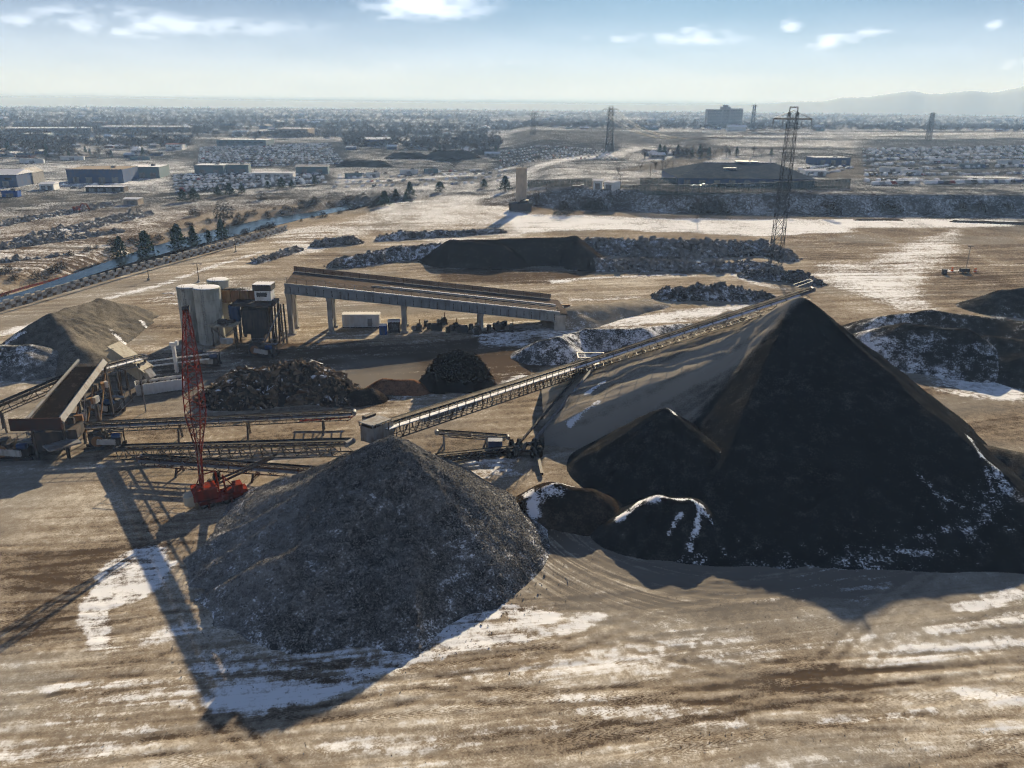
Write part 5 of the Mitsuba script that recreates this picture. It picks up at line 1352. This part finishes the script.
hall('warehouse', 'pale green hall with a rounded roof, rightmost behind the car rows', 'warehouse', 296, 328, 174, 6, 16, 'mat_teal_metal', 'mat_steel_pale', 1.5, 2, 0)
hall('warehouse', 'low wide grey hall with a white roof in the middle of the left plain', 'warehouse', 217, 266, 146, 8, 40, 'mat_teal_metal', 'mat_snow', 0, 4, 8)
hall('warehouse', 'tall pale block hall behind the wide grey hall', 'warehouse', 278, 308, 137, 14, 50, 'mat_wall_tan', 'mat_snow', 0, 2, 6)
hall('warehouse', 'bright snow roofed hall in front of the far soil heaps', 'warehouse', 366, 392, 146, 9, 30, 'mat_blue_metal', 'mat_snow', 2.5, 2, 0)
hall('warehouse', 'long white roofed hall across the left of the plain', 'warehouse', 5, 92, 134, 10, 60, 'mat_wall_grey', 'mat_snow', 0, 8, 12)
hall('warehouse', 'second long white roofed hall left of the plain, right of the first', 'warehouse', 100, 190, 132, 10, 60, 'mat_wall_grey', 'mat_snow', 0, 8, 12)
hall('warehouse', 'turquoise fronted hall before the long white roofed halls', 'warehouse', 22, 48, 140, 9, 30, 'mat_teal_metal', 'mat_snow', 0, 2, 4)
hall('warehouse', 'red fronted store on the left side of the plain', 'shop', 92, 106, 126, 9, 30, 'mat_brick', 'mat_snow', 0, 1, 4)
hall('warehouse', 'white fronted hall at the left side of the car field', 'warehouse', 166, 182, 150, 7, 20, 'mat_white_metal', 'mat_brick', 1, 1, 2)
hall('site_cabin', 'left one of two white site cabins above the snow field', 'cabin', 593, 602, 189, 5, 7, 'mat_white_metal', 'mat_snow', .8, 1, 1)
hall('site_cabin', 'right one of two white site cabins above the snow field', 'cabin', 604, 613, 190, 5, 7, 'mat_white_metal', 'mat_snow', .8, 1, 1)
hall('warehouse', 'low grey hall with snow on its roof at the right of the big dark roof', 'warehouse', 816, 850, 165, 6, 20, 'mat_blue_metal', 'mat_snow', 0, 3, 0)
hall('shed', 'small white shed by the curving snowy road', 'shed', 805, 826, 176, 4, 9, 'mat_white_metal', 'mat_snow', 1, 2, 0)
# the big low roof
bgk = thing('big_hall', 'big hall with a broad low dark roof above the shaded bank', 'hall')
a, b = at(684, 187), at(806, 185)
zb_ = min(a[2], b[2]); w = b[0] - a[0]; c = (a + b) / 2; dp = 66
part('wall', bgk, box((c[0], c[1] + dp / 2, zb_ + 2), (w, dp, 6)), 'mat_blue_metal')
rv = np.array([[-w / 2 - 1, -1, 5.1], [w / 2 + 1, -1, 5.1], [w / 2 + 1, dp + 1, 5.1], [-w / 2 - 1, dp + 1, 5.1], [-w / 2 + 24, dp * .62, 12.4], [w / 2 - 14, dp * .62, 12.4]]) + [c[0], c[1], zb_]
hl = trimesh.convex.convex_hull(rv)
rk_ = part('roof', bgk, hl, 'mat_asphalt_roof')
part('skylight', rk_, join([box((c[0] - 6, c[1] + dp * .35, zb_ + 9.7), (9, 1.5, .9))]), 'mat_steel_pale')
part('vent', rk_, join([box((c[0] + 10, c[1] + dp * .62, zb_ + 12.8), (16, 3, 1.4))]), 'mat_teal_metal')
for x in (13, 37): part('ridge_post', rk_, box((c[0] + x * .6 + 4, c[1] + dp * .6, zb_ + 14), (.6, .6, 4)), 'mat_white_metal')
for i in range(9): part('door', bgk, box((c[0] - w / 2 + w * (i + .5) / 9, c[1] - .06, zb_ + 2.0), (4.2, .14, 3.8)), 'mat_steel_grey')
part('roof_snow', bgk, bar(np.array(rv[4]) + [0, 0, .1], np.array(rv[5]) + [0, 0, .1], 2.2, .3), 'mat_snow')
# the far office block
ok_ = thing('office_block', 'hazy far office block with a stepped top, tallest on the skyline', 'office building')
p, h = px_h(724, 128, 109)
W = 32 / FOC * p[1] * 1.04
secs = [(-.5, -.08, .98), (-.08, .14, 1.12), (.14, .5, 1.03)]
for i, (l, r_, hh) in enumerate(secs):
    wn = part('wing', ok_, box(p + [W * (l + r_) / 2, 14 + i, h * hh / 2 - 1], (W * (r_ - l) - .06, 26 + 2 * i, h * hh + 2)), 'mat_wall_grey')
    for f_ in range(12): part('window_band', wn, box(p + [W * (l + r_) / 2, .92, h * (f_ + .6) / 12.5], (W * (r_ - l) * .9, .3, h / 12.5 * .45)), 'mat_window')
part('plant_room', ok_, box(p + [W * .03, 14, h * 1.16], (W * .12, 12, h * .1)), 'mat_wall_grey')

# houses and trees of the plain
HW = {}
for mname in ('mat_wall_grey', 'mat_wall_tan', 'mat_brick', 'mat_white_metal', 'mat_teal_metal', 'mat_blue_metal'): HW[mname] = mikit.ply(box((0, 0, .5), (1, 1, 1)), mname)
rf = (np.array([[-.55, -.55, 1], [.55, -.55, 1], [.55, .55, 1], [-.55, .55, 1], [-.55, 0, 1.55], [.55, 0, 1.55], [-.55, -.55, .97], [.55, -.55, .97], [.55, .55, .97], [-.55, .55, .97]]),
      np.array([[0, 1, 5], [0, 5, 4], [2, 3, 4], [2, 4, 5], [0, 4, 3], [1, 2, 5], [6, 8, 7], [6, 9, 8]]))
HR = {m_: mikit.ply(rf, m_) for m_ in ('mat_snow', 'mat_asphalt_roof', 'mat_steel_grey')}
WIN = mikit.ply(join([box((x, -.51, .55), (.16, .03, .3)) for x in (-.32, 0, .32)]), 'mat_window')
rh = np.random.default_rng(123)


def field(n, d0, d1, spread=.68):
    d = np.exp(rh.uniform(math.log(d0), math.log(d1), n))
    x = rh.uniform(-spread, spread, n) * d
    return x, d


# kept clear: car lots, halls, heaps
CLEAR = [[(-60, 158), (200, 158), (200, 215), (-60, 215)], [(500, 133), (1060, 133), (1060, 162), (500, 162)], [(160, 150), (345, 150), (420, 196), (150, 204)], [(330, 150), (520, 158), (520, 200), (330, 190)], [(505, 146), (640, 146), (640, 200), (505, 200)], [(840, 142), (1060, 142), (1060, 215), (840, 215)], [(600, 160), (860, 155), (860, 215), (600, 215)], [(190, 140), (345, 140), (345, 168), (190, 168)]]
CL = [Polygon([at(*q)[:2] for q in c_]).buffer(0) for c_ in CLEAR]
free = lambda x, y: ~np.any([shapely.contains_xy(c_, x, y) for c_ in CL], 0)
x, y = field(1250, 620, 6500)
m = free(x, y) & (nz(x, y, .004, 71) > .42)
x, y = x[m], y[m]
o = np.argsort(y); x, y = x[o], y[o]
zz = Z(x, y)
sz = np.stack([rh.uniform(8, 18, len(x)), rh.uniform(7, 12, len(x)), rh.uniform(2.8, 4.4, len(x))], 1) * np.where((rh.random(len(x)) < .15) & (y > 1500), 2.2, 1)[:, None] * [1, 1, .85]
hr = rh.choice([0, .1, -.15, 1.57], len(x))
wm = rh.choice(list(HW), len(x)); rm = rh.choice(list(HR), len(x), p=[.5, .32, .18])
WN = {'mat_wall_grey': 'grey', 'mat_wall_tan': 'tan', 'mat_brick': 'brick', 'mat_white_metal': 'white', 'mat_teal_metal': 'teal', 'mat_blue_metal': 'blue'}
RN = {'mat_snow': 'a snowy', 'mat_asphalt_roof': 'a dark', 'mat_steel_grey': 'a grey'}
where = lambda x, y: ('left' if x < -.32 * y else 'middle' if x < .2 * y else 'right') + ' part of the plain' + (', nearer rows' if y < 750 else ', middle distance' if y < 1000 else ', farther rows')
for i in range(min(210, len(x))):
    lb = f"small {WN[wm[i]]} house with {RN[rm[i]]} roof on the {where(x[i], y[i])}"
    k = thing('house', lb, 'house', lb + 's')
    tw = to_mat((x[i], y[i], zz[i]), hr[i], list(sz[i]))
    part('wall', k, HW[wm[i]], None, to_world=tw); part('roof', k, HR[rm[i]], None, to_world=tw)
    if i < 60: part('windows', k, WIN, None, to_world=tw, stuff=True)
rest = np.arange(210, len(x))
ps = poses(np.stack([x, y, zz], 1), sz, hr)
for nm, mt, src, frac in (('far_houses', 'mat_wall_grey', box((0, 0, .5), (1, 1, 1)), None),):
    struct(nm, copies(src, ps[rest]), mt, False, kind='stuff', label='many tiny far houses towards the horizon')
struct('far_roofs', copies(rf, ps[rest]), 'mat_snow', False, kind='stuff', label='snowy roofs of the tiny far houses')

x, y = field(30000, 540, 8500)
m = free(x, y) & (nz(x, y, .006, 72) + .35 * (nz(x, y, .03, 73) - .5) > .41)
x, y = x[m], y[m]; o = np.argsort(y); x, y = x[o], y[o]; zz = Z(x, y)
hts = rh.uniform(6, 13, len(x))
for i in range(300):
    ev = rh.random() < .14
    lb = ('dark evergreen' if ev else 'bare winter tree') + ' on the ' + where(x[i], y[i])
    tree(PINES if ev else BARES, 'plain_evergreen' if ev else 'plain_tree', lb, 'tree', (x[i], y[i], zz[i]), hts[i], 1.1, lb + ' group')
rest = np.arange(300, len(x))
for j in range(3):
    src = clump(26, np.random.default_rng(90 + j), bare_crown, .13)
    sel = rest[j::3]
    struct(['far_trees', 'far_trees_001', 'far_trees_002'][j], copies(src, poses(np.stack([x[sel], y[sel], zz[sel]], 1), np.stack([hts[sel] * 1.5, hts[sel] * 1.5, hts[sel]], 1), rh.uniform(0, 6, len(sel)))), 'mat_twigs', False, kind='stuff', label='bare trees fading to the horizon')

# ---------------------------------------------------------------- parked cars
def car_paint(key, c):
    diffuse(key, lambda p, n, uv: mix(c, (.8, .82, .85), smoothstep(.75, .95, n.z) * smoothstep(.12, .3, cell_rand(p.x * .3, p.y * .3))), .24)
    scene[key]['bsdf']['specular'] = .7


for key, c in (('mat_car_white', (.82, .82, .82)), ('mat_car_silver', (.35, .36, .37)), ('mat_car_dark', (.03, .03, .035)), ('mat_car_red', (.25, .03, .025)), ('mat_car_blue', (.04, .08, .2))): car_paint(key, c)


def loft(st):
    """Stations along x: (x, half width, z low, z high)."""
    v = np.array([[x, s * w, z] for x, w, z0, z1 in st for s, z in ((-1, z0), (1, z0), (1, z1), (-1, z1))])
    f = []
    for i in range(len(st) - 1):
        for j in range(4):
            a, b = i * 4 + j, i * 4 + (j + 1) % 4
            f += [[a, b, b + 4], [a, b + 4, a + 4]]
    f += [[0, 2, 1], [0, 3, 2]]; k = (len(st) - 1) * 4
    f += [[k, k + 1, k + 2], [k, k + 2, k + 3]]
    return v, np.array(f)


wheels = [tube((x, s * .72, .33), (x, s * .9, .33), .33, n=8) for x in (-1.35, 1.4) for s in (-1, 1)]
sedan = join([loft([(-2.25, .78, .4, .85), (-2.1, .88, .3, .95), (-.2, .9, .25, .95), (1.3, .88, .25, .92), (2.15, .85, .3, .75), (2.25, .7, .4, .65)]), loft([(-1.75, .7, .93, .97), (-1.1, .66, .93, 1.42), (.3, .66, .93, 1.45), (1.05, .72, .92, .96)])] + wheels)
suv = join([loft([(-2.3, .85, .45, 1.1), (-2.2, .92, .35, 1.15), (1.2, .92, .35, 1.12), (2.2, .88, .4, .98), (2.3, .75, .5, .85)]), loft([(-2.2, .78, 1.1, 1.75), (.4, .78, 1.1, 1.8), (1.15, .82, 1.08, 1.12)])] + wheels)
pickup = join([loft([(-2.7, .85, .5, .62), (2.4, .9, .4, .62), (2.7, .8, .5, .62)]), loft([(-2.7, .92, .6, 1.1), (-2.62, .92, .6, 1.1)]), box((-1.5, .88, .85), (2.3, .08, .5)), box((-1.5, -.88, .85), (2.3, .08, .5)), loft([(-.4, .9, .6, 1.2), (1.1, .9, .6, 1.15), (2.6, .86, .6, 1.02)]), loft([(-.35, .78, 1.18, 1.85), (.6, .78, 1.18, 1.85), (1.2, .82, 1.14, 1.2)])] + wheels)
van = join([loft([(-2.9, .95, .4, 2.5), (1.5, .95, .4, 2.5), (2.2, .95, .4, 1.5), (2.9, .9, .4, 1.2)])] + [tube((x, s * .75, .36), (x, s * .97, .36), .36, n=8) for x in (-1.8, 1.9) for s in (-1, 1)])
CM = {'sedan': sedan, 'suv': suv, 'pickup': pickup, 'van': van}
PAINT = ['mat_car_white', 'mat_car_silver', 'mat_car_dark', 'mat_car_red', 'mat_car_blue']
CP = {(a, b): mikit.ply(CM[a], b) for a in CM for b in PAINT}
cars = []


def rows(corners, nrow, gap, head, kinds, lot, jit=.25, fill=.9, pts=None):
    """Rows of parked vehicles between four bearings (far left, far right, near right, near left)."""
    a, b, c, d = [at(*q) for q in corners]
    for r in range(nrow):
        t = r / max(1, nrow - 1)
        l, e_ = a + (d - a) * t, b + (c - b) * t
        n = int(np.linalg.norm(e_ - l) / gap)
        for i in range(n):
            if rh.random() > fill: continue
            p = l + (e_ - l) * (i + .5) / n + [rh.normal() * jit, rh.normal() * jit, 0]
            cars.append((p[0], p[1], head + rh.normal() * .06 + (math.pi if rh.random() < .4 else 0), kinds[int(rh.integers(len(kinds)))], PAINT[int(rh.choice(5, p=[.5, .24, .19, .02, .05]))], lot))


mixk = ['sedan', 'suv', 'sedan', 'pickup']
rows([(172, 176), (322, 173), (326, 183), (176, 193)], 7, 3.3, 1.25, mixk, 'row of parked cars above the river')
rows([(200, 148), (330, 144), (345, 164), (196, 168)], 12, 3.8, 1.3, mixk, 'car field')
rows([(335, 176), (505, 168), (512, 178), (330, 188)], 4, 5.0, 1.2, mixk, 'yard', 1.5, .6)
rows([(500, 152), (606, 151), (618, 160), (498, 168)], 6, 4.0, 1.4, mixk, 'curving lot')
rows([(862, 150), (1030, 147), (1040, 182), (864, 182)], 9, 4.0, 1.5, ['van', 'suv', 'van', 'pickup', 'sedan'], 'right vehicle yard', .25, .93)
rows([(872, 185), (1030, 182.5), (1030, 184), (872, 186.5)], 1, 4.6, .1, ['van'], 'front row of the right yard', .3, .95)
rows([(690, 187), (800, 186), (800, 188), (690, 189)], 1, 6, .2, mixk, 'front of the big hall', .4, .7)
rows([(800, 170), (840, 164), (852, 168), (806, 178)], 3, 5, .5, mixk, 'beside the big hall', .6, .7)
rows([(60, 186), (120, 185), (120, 188), (60, 189)], 2, 5, 1.3, mixk, 'front of the dark blue warehouse', .6, .7)
cars.sort(key=lambda c: math.hypot(c[0], c[1]))
TXT = {'sedan': 'car', 'suv': 'car', 'pickup': 'pickup truck', 'van': 'van'}
CN = {'mat_car_white': 'white', 'mat_car_silver': 'silver', 'mat_car_dark': 'dark', 'mat_car_red': 'red', 'mat_car_blue': 'blue'}
for x, y, a, kd, pt, lot in cars[:300]:
    t = TXT[kd]
    k = thing('parked_' + t.replace(' ', '_'), f'small {CN[pt]} {t} parked in the {lot}', t, f'{CN[pt]} {t}s, {lot}')
    whole(k, CP[kd, pt], None, to_world=to_mat((x, y, float(Z(x, y)) + .02), a))
for kd in CM:
    for pt in PAINT:
        sel = [c for c in cars[300:] if c[3] == kd and c[4] == pt]
        if not sel: continue
        pos = np.array([[c[0], c[1], float(Z(c[0], c[1])) + .02] for c in sel])
        nm = num('distant_' + TXT[kd].replace(' ', '_') + 's')
        struct(nm, copies(CM[kd], poses(pos, np.ones((len(sel), 3)), np.array([c[2] for c in sel]))), pt, False, kind='stuff', label=f'{CN[pt]} {TXT[kd]}s in the farther parking rows')
print('cars', len(cars))
tk = thing('parked_truck', 'dark truck parked on the snow left of the two white site cabins', 'truck')
p = at(578, 189)
part('cab', tk, loft([(0, .9, .5, 1.9), (1.0, 1.0, .5, 2.4), (2.2, 1.0, .5, 2.4)]) if False else box(p + [2.6, 0, 1.5], (2.0, 2.2, 2.2)), 'mat_car_dark')
part('bed', tk, box(p + [-1.2, 0, 1.5], (5.2, 2.3, 1.6)), 'mat_car_dark')
for x in (-2.8, 2.4): part('wheel', tk, tube(p + [x, -1.2, .5], p + [x, 1.2, .5], .5), 'mat_rubber')
# trailers in the rows
for i, (x0, x1, yb) in enumerate([(345, 362, 178), (366, 380, 177), (400, 418, 174), (424, 438, 173), (60, 84, 160), (20, 44, 163), (130, 150, 160), (902, 922, 175), (880, 905, 172), (960, 985, 168), (1000, 1020, 164), (930, 955, 163)]):
    hall('box_trailer', 'long pale box trailer parked on the ' + ('left part of the plain' if x0 < 200 else 'plain below the far soil heaps' if x0 < 500 else 'right vehicle yard'), 'trailer', x0, x1, yb, 3.4, 3, 'mat_white_metal' if i % 3 else 'mat_teal_metal', 'mat_snow', 0, 1, 0, 'box trailers ' + ('left' if x0 < 200 else 'middle' if x0 < 500 else 'right'))

# ---------------------------------------------------------------- far hills
an = np.radians(np.linspace(-62, 62, 400))
dg = np.degrees(an)
prof = 60 + 14 * sstep(-12, -24, dg) * (.75 + .5 * nz(dg, 0 * dg, .3, 81)) + 135 * sstep(13, 33, dg) * (.75 + .7 * nz(dg, 0 * dg, .4, 82, 5)) * 1.0 + 20 * sstep(8, 20, dg) * nz(dg, 0 * dg, .8, 83)
prof = np.minimum(prof, 285)
vs, R_ = [], (7000, 7800, 8300, 9200, 9400)
for r_, k in zip(R_, (0, .82, 1, .93, 0)):
    vs.append(np.stack([np.sin(an) * r_, np.cos(an) * r_, prof * k * (1 + .1 * (nz(dg, 0 * dg + r_, .7, 84) - .5)) - 12 * (k == 0)], 1))
vs = np.vstack(vs); n_ = len(an)
ii = (np.arange(4)[:, None] * n_ + np.arange(n_ - 1)).ravel()
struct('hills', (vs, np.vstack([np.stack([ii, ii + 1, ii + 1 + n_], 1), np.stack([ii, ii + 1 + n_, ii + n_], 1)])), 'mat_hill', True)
labels['hills']['label'] = 'pale blue mountains on the horizon, higher at the right'
#>>OBJ

# ---------------------------------------------------------------- the air
HAZE = 1.05e-4
scene['air'] = {'type': 'homogeneous', 'albedo': rgb(.86, .94, 1.0), 'sigma_t': rgb(.72 * HAZE, 1.05 * HAZE, 1.6 * HAZE)}
scene['haze'] = {'type': 'cube', 'to_world': T().translate([0, 3500, 150]).scale([9700, 6200, 165]), 'bsdf': {'type': 'null'}, 'interior': {'type': 'ref', 'id': 'air'}}
scene['camera']['medium'] = {'type': 'ref', 'id': 'air'}
labels['haze'] = {'kind': 'stuff', 'label': 'thin blue haze over the plain'}
